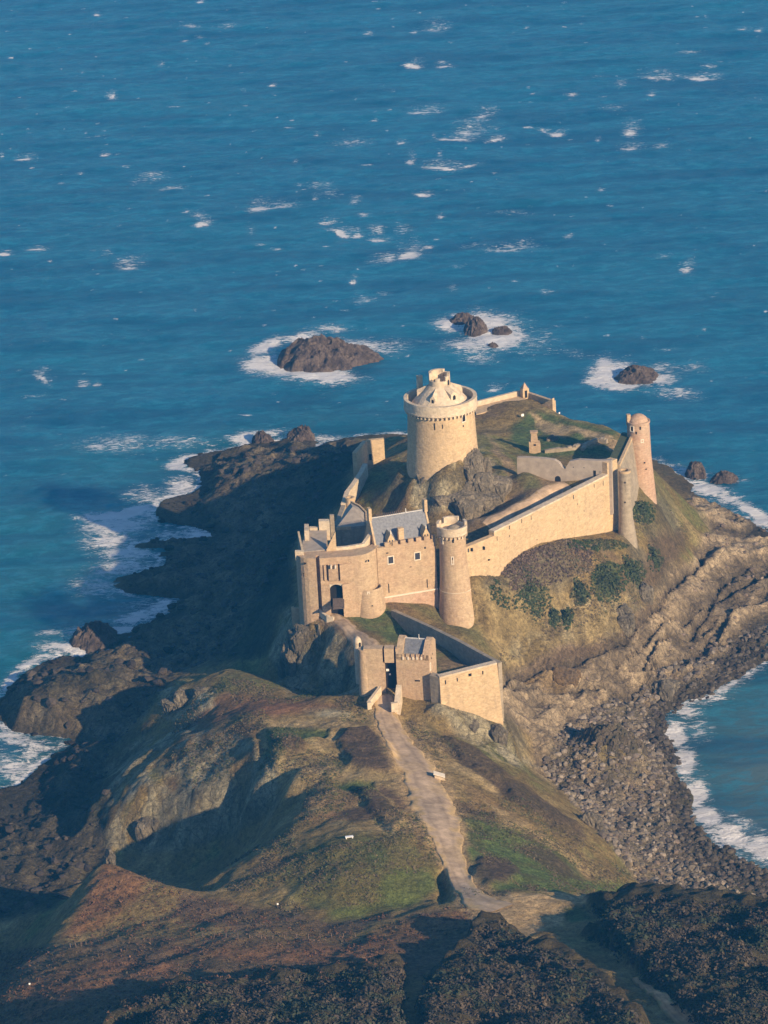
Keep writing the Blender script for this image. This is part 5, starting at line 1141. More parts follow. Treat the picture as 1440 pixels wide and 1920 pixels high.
for px, py, w, h in ((673.5, 1073, .2, 1.2), (691.5, 1120, 0.2, 1.8), (691, 1052, .25, .3), (698, 1136, .3, .2)):
    p_, a = pcyl(px, py, c_[0], c_[1], 2.5 if py < 1125 else 2.8); opening(gh, 'arrow_slit', p_, a, w, h, frame=w == .2)
# low walls and chimneys on its roof
rf_ = [gp(612, 1032), gp(613, 1003.5), gp(573, 1003.5), gp(570, 1012), gp(564, 1036)]
gh.part('roof', MB().prism(rf_, GZ-0.1, [GZ+0.15, GZ+0.9, GZ+0.9, GZ+0.7, GZ+0.1]), slate_b)
led = MB()
for (a, b_, h0, h1) in (((613, 1033), (650, 1030.5), 0.5, 0.5), ((650, 1030.5), (684, 1025), 0.5, 0.55), ((684, 1025), (697, 1016), 0.6, 1.5), ((697, 1016), (709, 1010), 1.5, 2.4)):
    wallseg(led, gp(*a), gp(*b_), GZ+h0, GZ+h1, GZ-1, GZ-1, 0.6)
gh.part('parapet', led, palest)
q = on_plane(704, 1019, (*gp(703, 1014), 0), FANG); opening(gh, 'doorway', q, FANG-0.15, 0.7, 1.0, arch=True)
def roofblock(px0, px1, pyb, h, dpt, mat=palest, name='chimney', z=GZ, hb=0):
    a = gp(px0, pyb); b_ = gp(px1, pyb)
    gh.part(name, MB().prism([a, b_, (b_[0], b_[1]+dpt), (a[0], a[1]+dpt)], GZ-1, GZ+h), mat)
roofblock(599, 619, 1003, 2.6, 1.1); roofblock(572, 580, 1019, 2.4, 3.4, name='merlon'); roofblock(581, 596, 1003, 1.35, .7, name='parapet'); roofblock(620, 628, 998, 3.2, .6, drab, 'merlon')
roofblock(553.5, 570, 1041, 0.7, 0.7, name='parapet')
gg = MB(); a, b_, c2 = gp(612.5, 1034), gp(631, 1032), gp(628, 1026)
wallseg(gg, gp(612.5, 1033.6), gp(631, 1032.6), GZ+0.3, GZ+3.6, GZ-0.5, GZ-0.5, 0.5); gh.part('gable', gg, gold)
sl = MB(); wallseg(sl, gp(569, 1034), gp(563, 1022), GZ+0.3, GZ+2.6, GZ-1, GZ-1, 0.35); gh.part('parapet', sl, drab)

# drawbridge before the main gate
dz = zon(*gp(627, 1047), 1124)+0.02; d0, d1 = gp(615.5, 1046), gp(638.5, 1046)
db = Thing('drawbridge', 'brown plank drawbridge lying below the main gate arch', 'bridge', ((d0[0]+d1[0])/2, d0[1]-2, dz-0.2))
for i in range(10):
    t = i*0.42; zz = dz-0.028*i
    db.part('plank', MB().box(((d0[0]+d1[0])/2+0.3, d0[1]-0.2-t, zz), (2.0, 0.39, 0.12)), wood)
for s_ in (-1, 1): db.part('beam', MB().box(((d0[0]+d1[0])/2+0.3+s_*0.85, d0[1]-2.1, dz-0.25), (0.2, 4.2, 0.25)), wood)

# ---- horseshoe pavilion behind the gatehouse
PZ = 34.4; ev = [P(a, b_, PZ)[:2] for a, b_ in ((631, 989), (658, 988), (686, 985), (685, 963), (673, 951), (657, 943), (648, 955))]
pv = Thing('pavilion', 'grey roofed horseshoe shaped wing behind the gatehouse in its dark court', 'building', (*np.mean(ev, 0), 26))
pv.part('wall', MB().prism(ev, 20, PZ-0.1), drab)
ce = P(664, 966, PZ+1.2); rv = [(*e, PZ) for e in ev]+[tuple(P(661, 950, PZ+1.9))]+[(*e, PZ-0.35) for e in ev]; n = len(ev)
pv.part('roof', MB().add(rv, [(i, (i+1) % n, n) for i in range(n)]+[(n+1+i, n+1+(i+1) % n, (i+1) % n, i) for i in range(n)]+[tuple(range(2*n, n, -1))]), slate_b)
cop = MB()
for a, b_ in ((1, 2),): pass
for i, j in ((2, 3), (3, 4), (4, 5)): wallseg(cop, ev[i], ev[j], PZ+0.35, PZ+0.35, PZ-0.4, PZ-0.4, 0.3, -1)
wallseg(cop, ev[0], ev[1], PZ+0.15, PZ+0.15, PZ-0.4, PZ-0.4, 0.25, -1)
pv.part('coping', cop, gold)
p_ = on_plane(652, 1000, (*ev[0], 0), -math.pi/2); opening(pv, 'window', p_-np.array([0, .03, 0]), -math.pi/2, 0.8, 1.1)
p_ = on_plane(652, 1018, (*ev[0], 0), -math.pi/2); opening(pv, 'doorway', p_-np.array([0, .03, 0]), -math.pi/2, 1.0, 1.6)

# ---- walls of the enclosure
def W(name, label, cat, segs, mat, t=1.0, side=1, zb=None, steps=1, jag=0.0, partname='wall', seed=0, down=2.5):
    mb = MB(); first = None
    for (a, b_) in segs:
        p, q = P(*a[:3]), P(*b_[:3]); first = p if first is None else first
        za = zb if zb is not None else min(gz(p[0], p[1]), gz(p[0], p[1]-1.5))-down; zc = zb if zb is not None else min(gz(q[0], q[1]), gz(q[0], q[1]-1.5))-down
        wallseg(mb, p, q, p[2], q[2], za, zc, t, side, steps, jag, seed)
    th = Thing(name, label, cat, (first[0], first[1], first[2]-5)); th.part(partname, mb, mat); return th
cw = W('curtain_wall', 'long high golden curtain wall with arrow slits right of the battlemented round tower', 'wall', [((926,998,34.1),(1139,891,33.9))], gold, 1.1, 1, steps=1, partname='wall')
c0, c1 = P(926, 998, 34.1), P(1139, 891, 33.9); CWA = math.atan2(-(c1[0]-c0[0]), (c1[1]-c0[1])); CWA = math.atan2(c1[1]-c0[1], c1[0]-c0[0])-math.pi/2
e_ = MB(); dcw = (c1[:2]-c0[:2])/np.linalg.norm(c1[:2]-c0[:2]); cs = P(870, 1026, 33.4); wl2 = MB(); wallseg(wl2, cs, c0[:2]+dcw*0.05, 33.2, 33.4, 16, 16, 1.08); cw.part('wall', wl2, gold)
e_ = MB(); p, q = P(1138.5, 864, 36.2), P(1153, 864, 36.2); pp = P(1139, 891, 33.9); dd_ = (c1[:2]-c0[:2])/np.linalg.norm(c1[:2]-c0[:2])
wallseg(e_, pp[:2], pp[:2]+dd_*3.2, 36.3, 36.1, 16, 16, 1.6); cw.part('end_pier', e_, gold)
cpg = MB(); wallseg(cpg, c0[:2]+np.array([.07,-.07]), c1[:2]+np.array([.07,-.07]), 34.32, 34.12, 34.02, 33.82, 1.25); cw.part('coping', cpg, palest)
for px, py, w, h in ((886,1031,.3,.55),(909,1028,.15,.6),(932,1010,.15,.8),(955,989,.2,.7),(978,977,.15,.8),(996,971,.12,.8),(1075,932,.22,.8),(1114,911,.16,.7),(1131,906,.16,.9),(918,1050,.3,.2),(955,1005,.15,.4),(1007,1012,.2,.2),(1050,975,.3,.12),(1095,958,.12,.3),(1083,945,.12,.3)):
    opening(cw, 'arrow_slit', on_plane(px, py, c0, CWA), CWA, w, h)
# slim corner turret
t2 = P(1171, 885, 34.2); tu = Thing('corner_turret', 'slim round drab stone turret at the far end of the golden curtain wall', 'tower', (t2[0], t2[1], 20))
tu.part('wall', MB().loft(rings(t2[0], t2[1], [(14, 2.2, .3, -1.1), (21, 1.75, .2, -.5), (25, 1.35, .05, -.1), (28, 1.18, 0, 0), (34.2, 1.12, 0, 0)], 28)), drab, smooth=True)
tu.part('rim', MB().ring(t2[0], t2[1], 0.75, 1.18, 34.2, 34.6, 28), gold, smooth=True); tu.part('floor', MB().lathe(t2[0], t2[1], [(0.76, 34.22), (0.01, 34.22)], 20), hole)
for px, py in ((1172, 905), (1172, 942)): p_, a = pcyl(px, py, t2[0], t2[1], 1.2); opening(tu, 'arrow_slit', p_, a, .25, .3)
# rampart between the two turrets, grassed on top
ra_ = P(1162, 874, 34.0); rb_ = P(1191, 811, 34.0)
rp_ = Thing('rampart', 'grass topped rough stone rampart between the slim turret and the domed tower', 'wall', (ra_[0], ra_[1], 24))
d2 = (rb_[:2]-ra_[:2])/np.linalg.norm(rb_[:2]-ra_[:2]); nl = np.array([-d2[1], d2[0]])
o0, o1 = ra_[:2]-nl*0.0, rb_[:2]-nl*0.0; i0, i1 = ra_[:2]+nl*2.6, rb_[:2]+nl*2.6
rp_.part('wall', MB().loft([[(*(o0-nl*2.6-d2*1.0), 15), (*(o1-nl*2.2), 15), (*(i1+nl*.4), 15), (*(i0+nl*.4), 15)], [(*o0, 33.7), (*o1, 33.7), (*i1, 33.7), (*i0, 33.7)]]), drab)
rp_.part('parapet', MB().prism([tuple(o0), tuple(o1), tuple(o1+nl*.5), tuple(o0+nl*.5)], 33.7, 34.3), gold)
rp_.part('turf', MB().prism([tuple(o0+nl*.52), tuple(o1+nl*.52), tuple(i1), tuple(i0)], 33.7, 33.95), grass_m)
# domed tower
T1 = P(1195.5, 790, 36.8); dt = Thing('domed_tower', 'reddish round tower with a low stone dome at the far right corner of the fort', 'tower', (T1[0], T1[1], 24))
dt.part('wall', MB().loft(rings(T1[0]+.1, T1[1], [(16, 2.95, .6, -.3), (25, 2.5, .3, -.1), (30, 2.25, .1, 0), (36.6, 2.12, 0, 0)])), redst, smooth=True)
dt.part('parapet', MB().ring(T1[0]+.1, T1[1], 2.0, 2.25, 36.6, 37.0, 40), redst, smooth=True)
dt.part('dome', MB().lathe(T1[0]+.1, T1[1], [(1.95, 36.5), (1.9, 36.95), (1.6, 37.55), (1.1, 38.0), (0.5, 38.25), (0.01, 38.3)], 32), redst, smooth=True)
dt.part('chimney', MB().box((T1[0]-1.75, T1[1]-0.3, 37.3), (0.7, 0.8, 2.2), .2), pink)
for px, py, w, h, ac in ((1185, 804, .55, .9, True), (1200.5, 803, .3, .6, False), (1204, 827, .35, .4, False), (1193, 812, .3, .5, False), (1209, 868, .2, .2, False), (1212, 880, .3, .15, False)):
    p_, a = pcyl(px, py, T1[0]+.1+(0.3 if py > 850 else 0), T1[1], 2.15 if py < 850 else 2.5); opening(dt, 'window' if h > .5 else 'arrow_slit', p_, a, w, h, frame=ac or w > .3, arch=ac)

# far battery platform and its sentry box
bt = Thing('battery', 'low stone gun platform at the far end of the fort behind the keep', 'wall', (*P(940, 760, 28)[:2], 26))
B0, B1, B2, B3 = P(889, 760, 28.6), P(984, 736, 28.6), P(1038, 757, 28.6), P(1012, 764, 28.4)
bi0, bi1 = P(893, 776, 28.3), P(986, 751, 28.3)
bt.part('platform', MB().prism([B0[:2], B1[:2], bi1[:2], bi0[:2]], 18, 28.2), gold)
bp = MB(); wallseg(bp, B0, B1, 29.2, 29.2, 20, 20, 0.6, 1); bt.part('parapet', bp, palest)
bq = MB(); wallseg(bq, P(986, 738, 28.8), P(1037, 755, 28.8), 29.1, 29.1, 16, 16, 0.7, 1); bt.part('parapet', bq, gold)
bf = MB().prism([P(986, 748, 27.4)[:2], P(1030, 757, 27.4)[:2], P(1014, 763, 27.2)[:2], P(990, 760, 27.2)[:2]], 18, 27.3); bt.part('platform', bf, drab)
be = MB(); wallseg(be, P(1014, 766, 27.2), P(1036, 756, 28.9), 27.9, 29.9, 20, 20, 0.6, 1); bt.part('end_wall', be, gold)
sb = P(984, 743, 28.3); sen = Thing('sentry_box', 'small stone sentry box with a pyramid roof on the far battery corner', 'sentry box', (sb[0], sb[1], 28.2))
sen.part('wall', MB().box((sb[0], sb[1], 29.0), (1.35, 1.35, 2.2), 0.35), gold)
q0 = [(sb[0]+.85*math.cos(a+.35), sb[1]+.85*math.sin(a+.35)*1.1) for a in (math.pi/4, 3*math.pi/4, 5*math.pi/4, 7*math.pi/4)]
sen.part('roof', MB().add([(*q, 30.05) for q in q0]+[(sb[0], sb[1], 31.3)], [(0, 1, 4), (1, 2, 4), (2, 3, 4), (3, 0, 4), (3, 2, 1, 0)]), redst)
opening(sen, 'doorway', (sb[0]+.70*math.cos(-1.22), sb[1]+.70*math.sin(-1.22), 28.95), -1.22, 0.5, 1.5)
# ruined chimney in the court
rc_ = P(1003, 850, 28.6); ru = Thing('ruined_chimney', 'free standing ruined stone chimney in the grassy far court', 'ruin', (rc_[0], rc_[1], 28))
ru.part('hearth', MB().prism([(rc_[0]-1.1, rc_[1]-.6), (rc_[0]+1.1, rc_[1]-.6), (rc_[0]+1.0, rc_[1]+.8), (rc_[0]-1.0, rc_[1]+.8)], 26, [31.1, 30.8, 30.9, 31.2]), pink)
ru.part('stack', MB().loft([[(rc_[0]-.75, rc_[1]-.5, 31), (rc_[0]+.65, rc_[1]-.5, 31), (rc_[0]+.65, rc_[1]+.6, 31), (rc_[0]-.75, rc_[1]+.6, 31)], [(rc_[0]-.6, rc_[1]-.45, 32.9), (rc_[0]+.5, rc_[1]-.45, 32.9), (rc_[0]+.5, rc_[1]+.55, 32.9), (rc_[0]-.6, rc_[1]+.55, 32.9)]]), pink)
ru.part('cap', MB().box((rc_[0]-.05, rc_[1], 33.0), (1.5, 1.3, .25)), pink)
opening(ru, 'fireplace', (rc_[0], rc_[1]-.6, 30.5), -math.pi/2, .5, .35)
for pts_, lab in (([(1022,851,28.9),(1050,849,28.9),(1080,845,28.9),(1090,838,28.9)], 'low ruined footing wall of an old building in the far court'), ([(1095,846,28.9),(1104,834,28.9),(1122,829,28.9),(1137,831,28.9)], 'crooked low ruined wall curving round a dark hollow by the rampart')):
    th = Thing('ruined_wall', lab, 'ruin', tuple(P(*pts_[0]))); mb = MB()
    for a, b_ in zip(pts_[:-1], pts_[1:]):
        p, q = P(*a), P(*b_); wallseg(mb, p, q, gz(p[0], p[1])+.8, gz(q[0], q[1])+.8, 25, 25, .7, 1, 4, .25, int(a[0]))
    th.part('wall', mb, drab)
boulder_crag('rock_crag', 'small pale pile of fallen stones beside the ruined chimney', 1034, 823, 28.4, 26, 2, .9, 77, kr, down=2)
# retaining wall across the court, with a notch
rw_ = Thing('retaining_wall', 'pale plastered wall with a ragged notch across the upper court', 'wall', (*P(1050, 895, 31)[:2], 29))
mb = MB(); pts = [(969,858,33.2),(985,858,33.3),(1003,859,33.4),(1020,860,33.5),(1040,863,33.5),(1048,868,33.2),(1053,876,32.5),(1059,880,32.1),(1063,873,32.8),(1068,865,33.4),(1085,862,33.7),(1100,863,33.7),(1120,864,33.7),(1148,863,33.9)]
r_a, r_b = P(969, 858, 36.2), P(1146, 864, 36.6)
rdir = r_b[:2]-r_a[:2]
for (xa, ya, _), (xb, yb, _) in zip(pts[:-1], pts[1:]):
    def atpx(px, py):
        # plan position along the wall's line at that column
        lo, hi = 0.0, 1.0
        for _i in range(30):
            mid = (lo+hi)/2; q = r_a[:2]+rdir*mid
            if proj(q[0], q[1], 35.5)[0] < px: lo = mid
            else: hi = mid
        q = r_a[:2]+rdir*lo; return (q[0], q[1], zon(q[0], q[1], py))
    A, B = atpx(xa, ya), atpx(xb, yb); wallseg(mb, A, B, A[2], B[2], 26, 26, 0.9)
rw_.part('wall', mb, drab and plain('plastered_stone', (0.40,0.33,0.26), 0.9, 0.2, .8))
RA = math.atan2(rdir[1], rdir[0])-math.pi/2
opening(rw_, 'doorway', on_plane(1115, 888, r_a, RA), RA, .5, 1.2); opening(rw_, 'doorway', on_plane(1046, 900, r_a, RA), RA, 1.1, 1.6, arch=True)
for px, py in ((1095, 877), (1075, 876), (1125, 885)): opening(rw_, 'putlog_hole', on_plane(px, py, r_a, RA), RA, .18, .15)

# left walls
bl = W('bastion_wall', 'pale angled wall of the small bastion left of the keep', 'wall', [((668,849,33.0),(688,826,33.0)), ((688,826,33.0),(720,823,33.0))], gold, 0.8, 1, zb=24)
q = P(695, 853, 31); opening(bl, 'doorway', on_plane(694.5, 857, P(688, 826, 33), -math.pi/2+.03), -math.pi/2+.03, .5, 1.2)
sw = W('side_wall', 'narrow wall running from the bastion down to the pavilion roof', 'wall', [((689,869,31.6),(681,885,31.4)), ((681,885,31.4),(668,905,31.2)), ((668,905,31.2),(655,922,31.0)), ((655,922,31.0),(648,944,30.8))], palest, 0.9, -1, zb=22)
p = P(656, 934, 31.6); wt = Thing('watch_turret', 'tiny round watch turret at the foot of the left side wall', 'tower', (p[0], p[1], 27))
wt.part('wall', MB().lathe(p[0], p[1], [(0.9, 20), (0.9, 31.4)], 18), gold, smooth=True); wt.part('rim', MB().ring(p[0], p[1], 0.5, 0.9, 31.4, 31.8, 18), gold); wt.part('floor', MB().lathe(p[0], p[1], [(0.6, 31.3), (0.01, 31.3)], 12), hole)
W('court_wall', 'low wall on the left edge of the lodge court', 'wall', [((648,946,30.5),(634,985,31.5))], drab, 0.8, -1, zb=20)

# ---- outer gatehouse
bz = 29.6
bx = lambda px, py, z=bz: tuple(P(px, py, z)[:2])
ob = Thing('outer_gatehouse', 'small outer gatehouse with a slate roof between stepped gables at the end of the track', 'building', (*bx(780, 1235), 21))
f0, f1, f2, f3 = bx(742, 1229), bx(803.5, 1231.5), bx(817, 1214), bx(753, 1209)
ob.part('wall', MB().loft([[(f0[0]-.1, f0[1]-.25, 14), (f1[0]+.15, f1[1]-.3, 14), (*f2, 14), (*f3, 14)], [(*f0, 28.9), (*f1, 28.9), (*f2, 28.9), (*f3, 28.9)]]), pink)
OD = np.array(f1)-np.array(f0); OL = np.linalg.norm(OD); OD /= OL; ON = np.array([OD[1], -OD[0]]); OA = math.atan2(ON[1], ON[0])
k = 0.0
ob.part('parapet', MB().prism([f0, f1, tuple(np.array(f1)-ON*.4), tuple(np.array(f0)-ON*.4)], 28.9, 29.3), pink)
while k < OL:
    w = min(0.55, OL-k)
    a, b_ = np.array(f0)+OD*k, np.array(f0)+OD*(k+w); ob.part('merlon', MB().prism([tuple(a), tuple(b_), tuple(b_-ON*.4), tuple(a-ON*.4)], 29.3, 29.9), pink); k += 0.85
sd1, sd2 = np.array(f3)-np.array(f0), np.array(f2)-np.array(f1)
def opt(u, w_): a = np.array(f0)+sd1*w_; b_ = np.array(f1)+sd2*w_; q = a+(b_-a)*u; return (q[0], q[1])
ZR = 31.6
orf = MB().add([(*opt(.2, .10), 29.0), (*opt(.80, .10), 29.0), (*opt(.80, .62), ZR), (*opt(.2, .62), ZR), (*opt(.80, 1), 29.6), (*opt(.2, 1), 29.6)], [(0, 1, 2, 3), (3, 2, 4, 5), (0, 3, 5), (1, 4, 2)])
oro = ob.part('roof', orf, slate)
rr = MB(); wallseg(rr, opt(.19, .62), opt(.81, .62), ZR+.12, ZR+.12, ZR-.1, ZR-.1, .22); ob.part('ridge_capping', rr, leadm, oro)
q = opt(.6, .62); ob.part('finial', MB().lathe(*q, [(.08, ZR), (.05, ZR+.8), (.01, ZR+.9)], 8), leadm, oro)
for u0, u1 in ((0.0, .19), (.81, 1.0)):
    vs = []
    for u in (u0, u1):
        for w_, z in ((0, 28.8), (0, 29.9), (.5, ZR+.15), (.72, ZR+.35), (1, ZR-.5), (1, 28.8)): vs.append((*opt(u, w_), z))
    ob.part('gable', MB().add(vs, [(0, 1, 2, 3, 4, 5), (11, 10, 9, 8, 7, 6)]+[(i, 6+i, 6+(i+1) % 6, (i+1) % 6) for i in range(6)]), pink)
for px in (756, 765.5, 774.5, 782, 790): ob.part('corbel', MB().box((*on_plane(px, 1234, (*f0, 0), OA)[:2], zon(*on_plane(px, 1234, (*f0, 0), OA)[:2], 1234)), (.3, .25, .5), OA), trim)
opening(ob, 'window', on_plane(783, 1276, (*f0, 0), OA)+np.array([*(-ON*-0.12), 0]), OA, 0.85, .22)
SA = math.atan2(sd2[1], sd2[0])-math.pi/2
for px, py, w, h in ((806.5, 1250, .25, 1.1), (809, 1234, .3, .3), (811, 1226, .2, .3)):
    p_ = on_plane(px, py, (*f1, 0), SA); opening(ob, 'arrow_slit', p_, SA, w, h, frame=h > 1)
# wall with the gate, left of it
g0, g1 = bx(681, 1218, 30.6), bx(744, 1217, 30.6)
gwz0, gwz1 = 30.7, 30.7
og = Thing('gate_wall', 'pink stone wall holding the outer gate opening beside the slate roofed gatehouse', 'wall', (*bx(710, 1217), 21))
gD = np.array(g1)-np.array(g0); GLn = np.linalg.norm(gD); gD /= GLn; gN = np.array([gD[1], -gD[0]]); gA = math.atan2(gN[1], gN[0])
def gpt(a, bk): q = np.array(g0)+gD*a-gN*bk; return (q[0], q[1])
ua = np.dot(on_plane(721, 1250, (*g0, 0), gA)[:2]-np.array(g0), gD); ub = GLn
zl = zon(*gpt(ua, 0), 1243)
us = np.dot(on_plane(719.5, 1230, (*g0, 0), gA)[:2]-np.array(g0), gD); ut = np.dot(on_plane(739, 1230, (*g0, 0), gA)[:2]-np.array(g0), gD)
gm = MB()
def gbox(a0, a1, z0, z1): gm.prism([gpt(a0, 0), gpt(a1, 0), gpt(a1, 1.6), gpt(a0, 1.6)], z0, z1)
gbox(0, ua-.25, 15, gwz0); gbox(ua-.25, ua, 15, zl); gbox(ua+.05, ut-.05, zl, gwz1); gbox(ut+.25, ub, 15, gwz1); gbox(ua-.25, ut+.3, zl+2.6, zl+2.7) if False else None
og.part('wall', gm, pink)
og.part('slot', MB().prism([gpt(ua-.25, .6), gpt(ut+.3, .6), gpt(ut+.3, 1.5), gpt(ua-.25, 1.5)], zl, 30.5), hole)
og.part('gate_passage', MB().prism([gpt(ua+.02, 1.2), gpt(ut+.28, 1.2), gpt(ut+.28, 1.5), gpt(ua+.02, 1.5)], 15, zl), hole)
og.part('left_turret', MB().lathe(g0[0]+.1, g0[1]+1.0, [(1.35, 14), (1.15, 22), (1.0, 30.4), (.01, 30.4)], 24), pink, smooth=True)
for px, py, w, h in ((727, 1256, .55, .4), (731, 1264, .3, .3)):  # white panels added for bright sunlit gaps beyond the gate
    p_ = on_plane(px, py, (*gpt(0, 1.1), 0), gA); s_ = Thing('lit_gap', 'small white panel standing for a sunlit gap in the dark outer gate, '+('upper and larger of two' if w > .5 else 'lower and smaller of two'), 'sign', (p_[0], p_[1], p_[2]))
    s_.part('board', MB().box(tuple(p_+np.array([0, -.06, 0])), (.06, w, h), gA), white); s_.part('panel_prop', MB().box(tuple(p_+np.array([0, .1, 0])), (.25, .08, .08), gA), wood)
sbp = P(671, 1214, 28.6); sn2 = Thing('watch_box', 'tiny round topped watch box with a dark doorway left of the outer gate', 'sentry box', (sbp[0], sbp[1], 27))
sn2.part('wall', MB().lathe(sbp[0], sbp[1]+.4, [(.65, 22), (.65, 29.6), (.5, 30.1), (.2, 30.4), (.01, 30.45)], 18), palest, smooth=True)
opening(sn2, 'doorway', (sbp[0]+.66*math.cos(-1.0), sbp[1]+.4+.66*math.sin(-1.0), 29.0), -1.0, .4, 1.1, arch=True)
# bright front wall to the right
fw_ = Thing('front_wall', 'bright golden front wall ending in a sharp corner right of the outer gatehouse', 'wall', (*P(870, 1262, 28.4)[:2], 20))
a0, a1, a2 = P(805, 1266, 26.8), P(824, 1271, 26.8), P(932, 1244, 27.4)
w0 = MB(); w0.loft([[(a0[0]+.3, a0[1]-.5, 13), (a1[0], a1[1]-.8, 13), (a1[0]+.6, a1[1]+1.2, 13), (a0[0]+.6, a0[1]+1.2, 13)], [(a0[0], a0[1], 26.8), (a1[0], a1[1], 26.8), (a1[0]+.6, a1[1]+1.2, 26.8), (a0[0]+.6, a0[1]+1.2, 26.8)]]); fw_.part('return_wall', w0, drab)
w1_ = MB(); dA = (a2-a1)[:2]/np.linalg.norm((a2-a1)[:2]); nA_ = np.array([dA[1], -dA[0]])
w1_.loft([[(*(a1[:2]+nA_*.8), 13), (*(a2[:2]+nA_*.8+dA*.6), 13), (*(a2[:2]-nA_*1.3+dA*.6), 13), (*(a1[:2]-nA_*1.2), 13)], [(*a1[:2], 26.8), (*a2[:2], 27.4), (*(a2[:2]-nA_*1.1), 27.4), (*(a1[:2]-nA_*1.1), 26.8)]])
fw_.part('wall', w1_, gold)
cpz = MB(); wallseg(cpz, a1[:2]+nA_*.06, a2[:2]+nA_*.06, 26.96, 27.56, 26.7, 27.3, 1.2); fw_.part('coping', cpz, palest)
FWA = math.atan2(nA_[1], nA_[0])
for px, py, w, h in ((835,1279,.16,.7),(857,1274,.16,.6),(881,1265,.5,.45),(905,1261,.16,.6),(869,1295,.4,.12),(858,1320,.35,.5),(840,1295,.2,.15),(900,1290,.2,.15)):
    opening(fw_, 'arrow_slit' if w < .45 else 'window', on_plane(px, py, a1, FWA)+np.array([*(nA_*.12), 0]), FWA, w, h)
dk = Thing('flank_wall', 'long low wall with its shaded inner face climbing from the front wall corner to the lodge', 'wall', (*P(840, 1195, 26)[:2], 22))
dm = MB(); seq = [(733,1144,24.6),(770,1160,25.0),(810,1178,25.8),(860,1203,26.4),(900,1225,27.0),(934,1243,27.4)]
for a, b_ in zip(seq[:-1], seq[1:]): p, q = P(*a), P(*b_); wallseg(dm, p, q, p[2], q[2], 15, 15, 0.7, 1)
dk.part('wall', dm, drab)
# bridge parapets
for (a, b_, h, t, lab) in (((715,1287,24.2),(692,1317,22.8),0.5,.5,'left parapet of the short bridge to the outer gate, stepped and sunlit on top'), ((743,1284,24.9),(739,1318,23.2),0.6,.9,'taller wedge shaped right parapet of the bridge to the outer gate')):
    p, q = P(*a), P(*b_); pt = Thing('bridge_parapet', lab, 'parapet', (q[0], q[1], q[2]-1))
    mb = MB(); wallseg(mb, p, q, p[2], q[2], 17, 17, t, 1 if a[0] > 730 else -1); pt.part('wall', mb, palest)
    e = MB().box((q[0], q[1]-.2, q[2]-.6), (t+.2, .6, 1.5), .2); pt.part('end_block', e, palest)
W('garden_wall', 'ruined pale stone wall with a small opening on the crag left of the main gate', 'wall', [((546,1140,24.3),(562,1139,24.3))], gold, 0.5, 1, zb=20, steps=3, jag=.25)
W('ramp_wall', 'low broken wall along the ramp between the outer gate and the main gate', 'wall', [((592,1140,25.3),(612,1155,24.8)), ((612,1155,24.8),(625,1158,24.6))], palest, .5, 1, zb=20, steps=3, jag=.2)

# small rock crags left of the outer gate and on the slopes
gc_ = rockmat('rock_cliff', (0.31,0.26,0.185), (0.19,0.16,0.115), (0.42,0.37,0.28), 0.4)
for i, (px, py, z, w, d, h, lab) in enumerate([(548,1245,15.5,56,6,6.5,'big weathered crag at the left below the gate court'), (600,1232,17,50,6,6.5,'dark cleft crag in the middle of the cliff left of the outer gate'), (640,1215,19.5,50,6,4.0,'ragged crag just left of the watch box'),
        (565,1190,21.0,44,5,2.2,'pale crag under the ruined garden wall'), (655,1262,16.5,56,6,5,'tall brown crag against the left turret of the outer gate'),
        (338,1318,14.0,76,6,2.4,'white flecked rock on the left end of the ridge'), (378,1306,15.4,56,5,1.6,'flat pale rock right of the white flecked one'),
        (880,1362,18.0,50,4,1.4,'pale broken rock under the bright front wall'), (915,1420,14.5,44,4,1.6,'pale rock low on the bank right of the track'), (930,1372,16.5,40,4,1.4,'pale rock below the sharp corner of the front wall'), (840,1340,19.8,46,4,1.5,'grey rock at the foot of the drab return wall'),
        (780,1320,20.4,40,3,1.4,'dark rock at the foot of the outer gatehouse'), (225,1510,7.0,60,6,2.6,'pale streaked crag on the left cliff edge of the hill'), (290,1545,7.5,80,7,2.2,'brown streaked crag in the hollow of the hill'),
        (1100,1158,14,64,6,3.0,'pale tan rock face in the middle of the slope'), (1165,1152,13,60,6,2.4,'sandy rock face right of the pair of gully bushes'), (1010,1215,13.5,56,6,2,'low tan rock at the foot of the slope'), (1205,1112,13.5,40,5,2.2,'rock rib at the right end of the slope'),
        (1105,1545,9,50,5,2.0,'sandy bank outcrop above the beach rubble'), (205,1608,22.0,26,3,1.4,'small pointed rock on the crest of the rusty mound')]):
    boulder_crag('rock_crag', lab, px, py, z, w, d, h, 40+i, gc_, down=4, sub=4)

boulder_crag('rock_slab', 'large flat tan rock slab at the edge of the bay', 1335, 1192, 1.6, 84, 7, 1.6, 91, rockmat('rock_slab_tan', (0.30,0.235,0.16), (0.22,0.17,0.12), (0.34,0.28,0.2)), down=2)
boulder_crag('rock_slab', 'brown rock slab among dark weed left of the bay', 1245, 1290, 2.6, 60, 5, 1.6, 92, gc_, down=2)
boulder_crag('rock_slab', 'orange tinted slab in the gully beside the front wall', 1060, 1262, 10.5, 70, 4, 1.4, 93, rockmat('rock_ochre', (0.32,0.21,0.10), (0.20,0.145,0.09), (0.34,0.26,0.17)), down=3)
# fence posts along the cliff path
fpx = [(132,1777),(142,1776),(152,1775),(162,1774)]+[(380+k*22, 1762-abs(k-6)*0.6) for k in range(0, 14)]
p0 = hit(400, 1762); fe = Thing('path_fence', 'row of short pale posts along the cliff top footpath', 'fence', tuple(p0))
for px, py in fpx: p = hit(px, py); fe.part('post', MB().box((p[0], p[1], p[2]+.3), (.11, .11, .9), random.Random(px).random(), random.Random(py+px).uniform(-.15, .15)), wood)
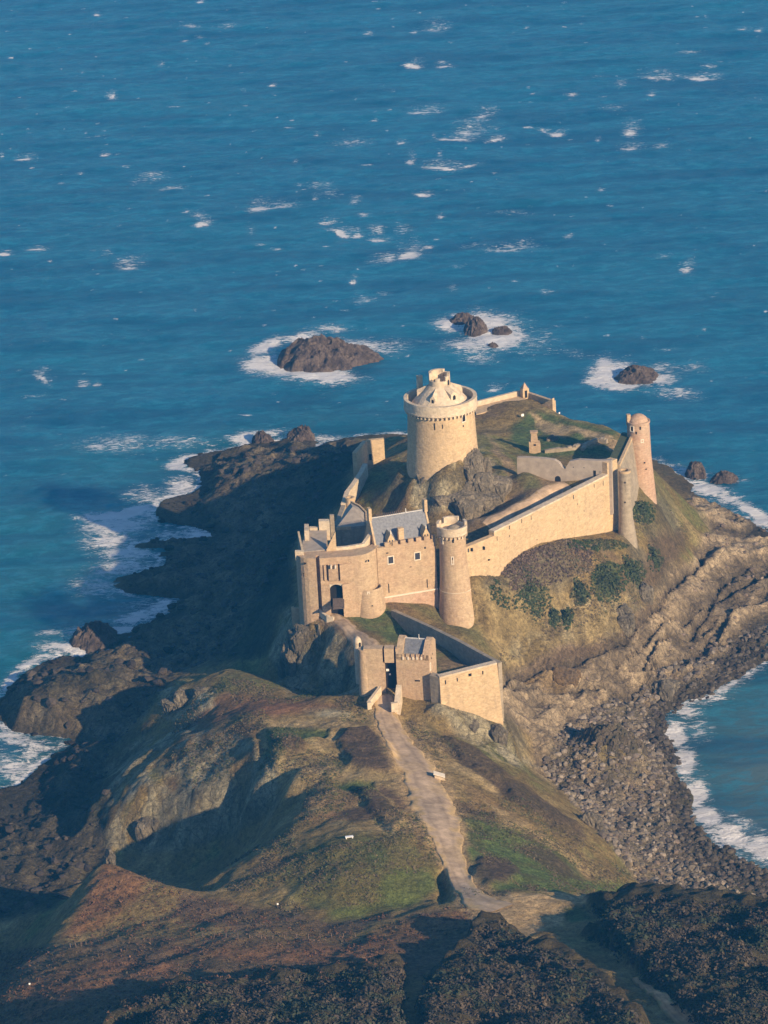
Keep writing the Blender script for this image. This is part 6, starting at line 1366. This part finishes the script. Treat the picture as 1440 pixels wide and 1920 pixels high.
# small white things
def sign(px, py, w, h, lab, face=-1.2):
    p = hit(px, py); s_ = Thing('sign', lab, 'sign', tuple(p)); s_.part('board', MB().box((p[0], p[1], p[2]+h/2+.5), (.08, w, h), face), white); s_.part('post', MB().box((p[0]+.08*math.cos(face+math.pi), p[1]+.08, p[2]+.3), (.1, .1, 1.2)), wood)
sign(980, 785, .55, .5, 'white sign board in the far court under the battery'); sign(1049, 780, .3, .28, 'tiny white marker on the far grass bank')
sign(56, 1852, .25, .22, 'tiny white marker at the bend of the cliff path'); sign(521, 1702, .25, .22, 'tiny white marker below the green mound')
p = hit(825, 1462); hb = Thing('stone_shelter', 'small pale stone block at the right edge of the track', 'block', tuple(p))
hb.part('wall', MB().add([(p[0]-.9, p[1]-.5, p[2]-.5), (p[0]+.8, p[1]-.7, p[2]-.5), (p[0]+.8, p[1]+.6, p[2]-.5), (p[0]-.9, p[1]+.6, p[2]-.5), (p[0]-.8, p[1]-.4, p[2]+1.1), (p[0]+.75, p[1]-.6, p[2]+.35), (p[0]+.7, p[1]+.5, p[2]+.45), (p[0]-.8, p[1]+.5, p[2]+1.1)], [(3,2,1,0),(4,5,6,7),(0,1,5,4),(1,2,6,5),(2,3,7,6),(3,0,4,7)]), palest)
hb.part('capstone', MB().box((p[0]-.1, p[1], p[2]+.95), (1.9, 1.3, .12), 0, .35), trim)
p = hit(655, 1572); bn = Thing('bench', 'white slab bench at the top of the green mound', 'bench', tuple(p))
bn.part('seat', MB().box((p[0], p[1], p[2]+.3), (1.2, .5, .1), .15), white)
for s_ in (-.45, .45): bn.part('leg', MB().box((p[0]+s_, p[1]+s_*.15, p[2]+.1), (.12, .4, .32), .15), white)
# ------------------------------------------------------------------ the sea air
HAZE = 0.00018
hm = bpy.data.materials.new('haze_air'); hm.use_nodes = True; nt = hm.node_tree
nt.nodes.remove(nt.nodes['Principled BSDF'])
pvn = nt.nodes.new('ShaderNodeVolumePrincipled'); pvn.inputs['Density'].default_value = HAZE; pvn.inputs['Color'].default_value = (0.05, 0.42, 1.0, 1); pvn.inputs['Anisotropy'].default_value = 0.0
nt.links.new(pvn.outputs[0], nt.nodes['Material Output'].inputs['Volume'])
if HAZE > 0:
    hz = obj('haze', MB().box((0, 2700, 126), (5200, 6400, 272)), hm); hz['kind'] = 'stuff'; hz['label'] = 'thin bluish sea haze'

GROUPS = {'sea_rock': 'rocks standing in the sea and surf', 'rock_crag': 'crags breaking through the turf', 'rock_slab': 'rock slabs on the tidal shelf', 'sign': 'small white markers', 'lit_gap': 'white panels for sunlit gaps in the outer gate',
          'bridge_parapet': 'parapets of the bridge to the outer gate', 'ruined_wall': 'ruined footings in the far court'}
for o in bpy.data.objects:
    k = o.name.split('.')[0]
    if o.parent is None and k in GROUPS and 'group' not in o: o['group'] = GROUPS[k]
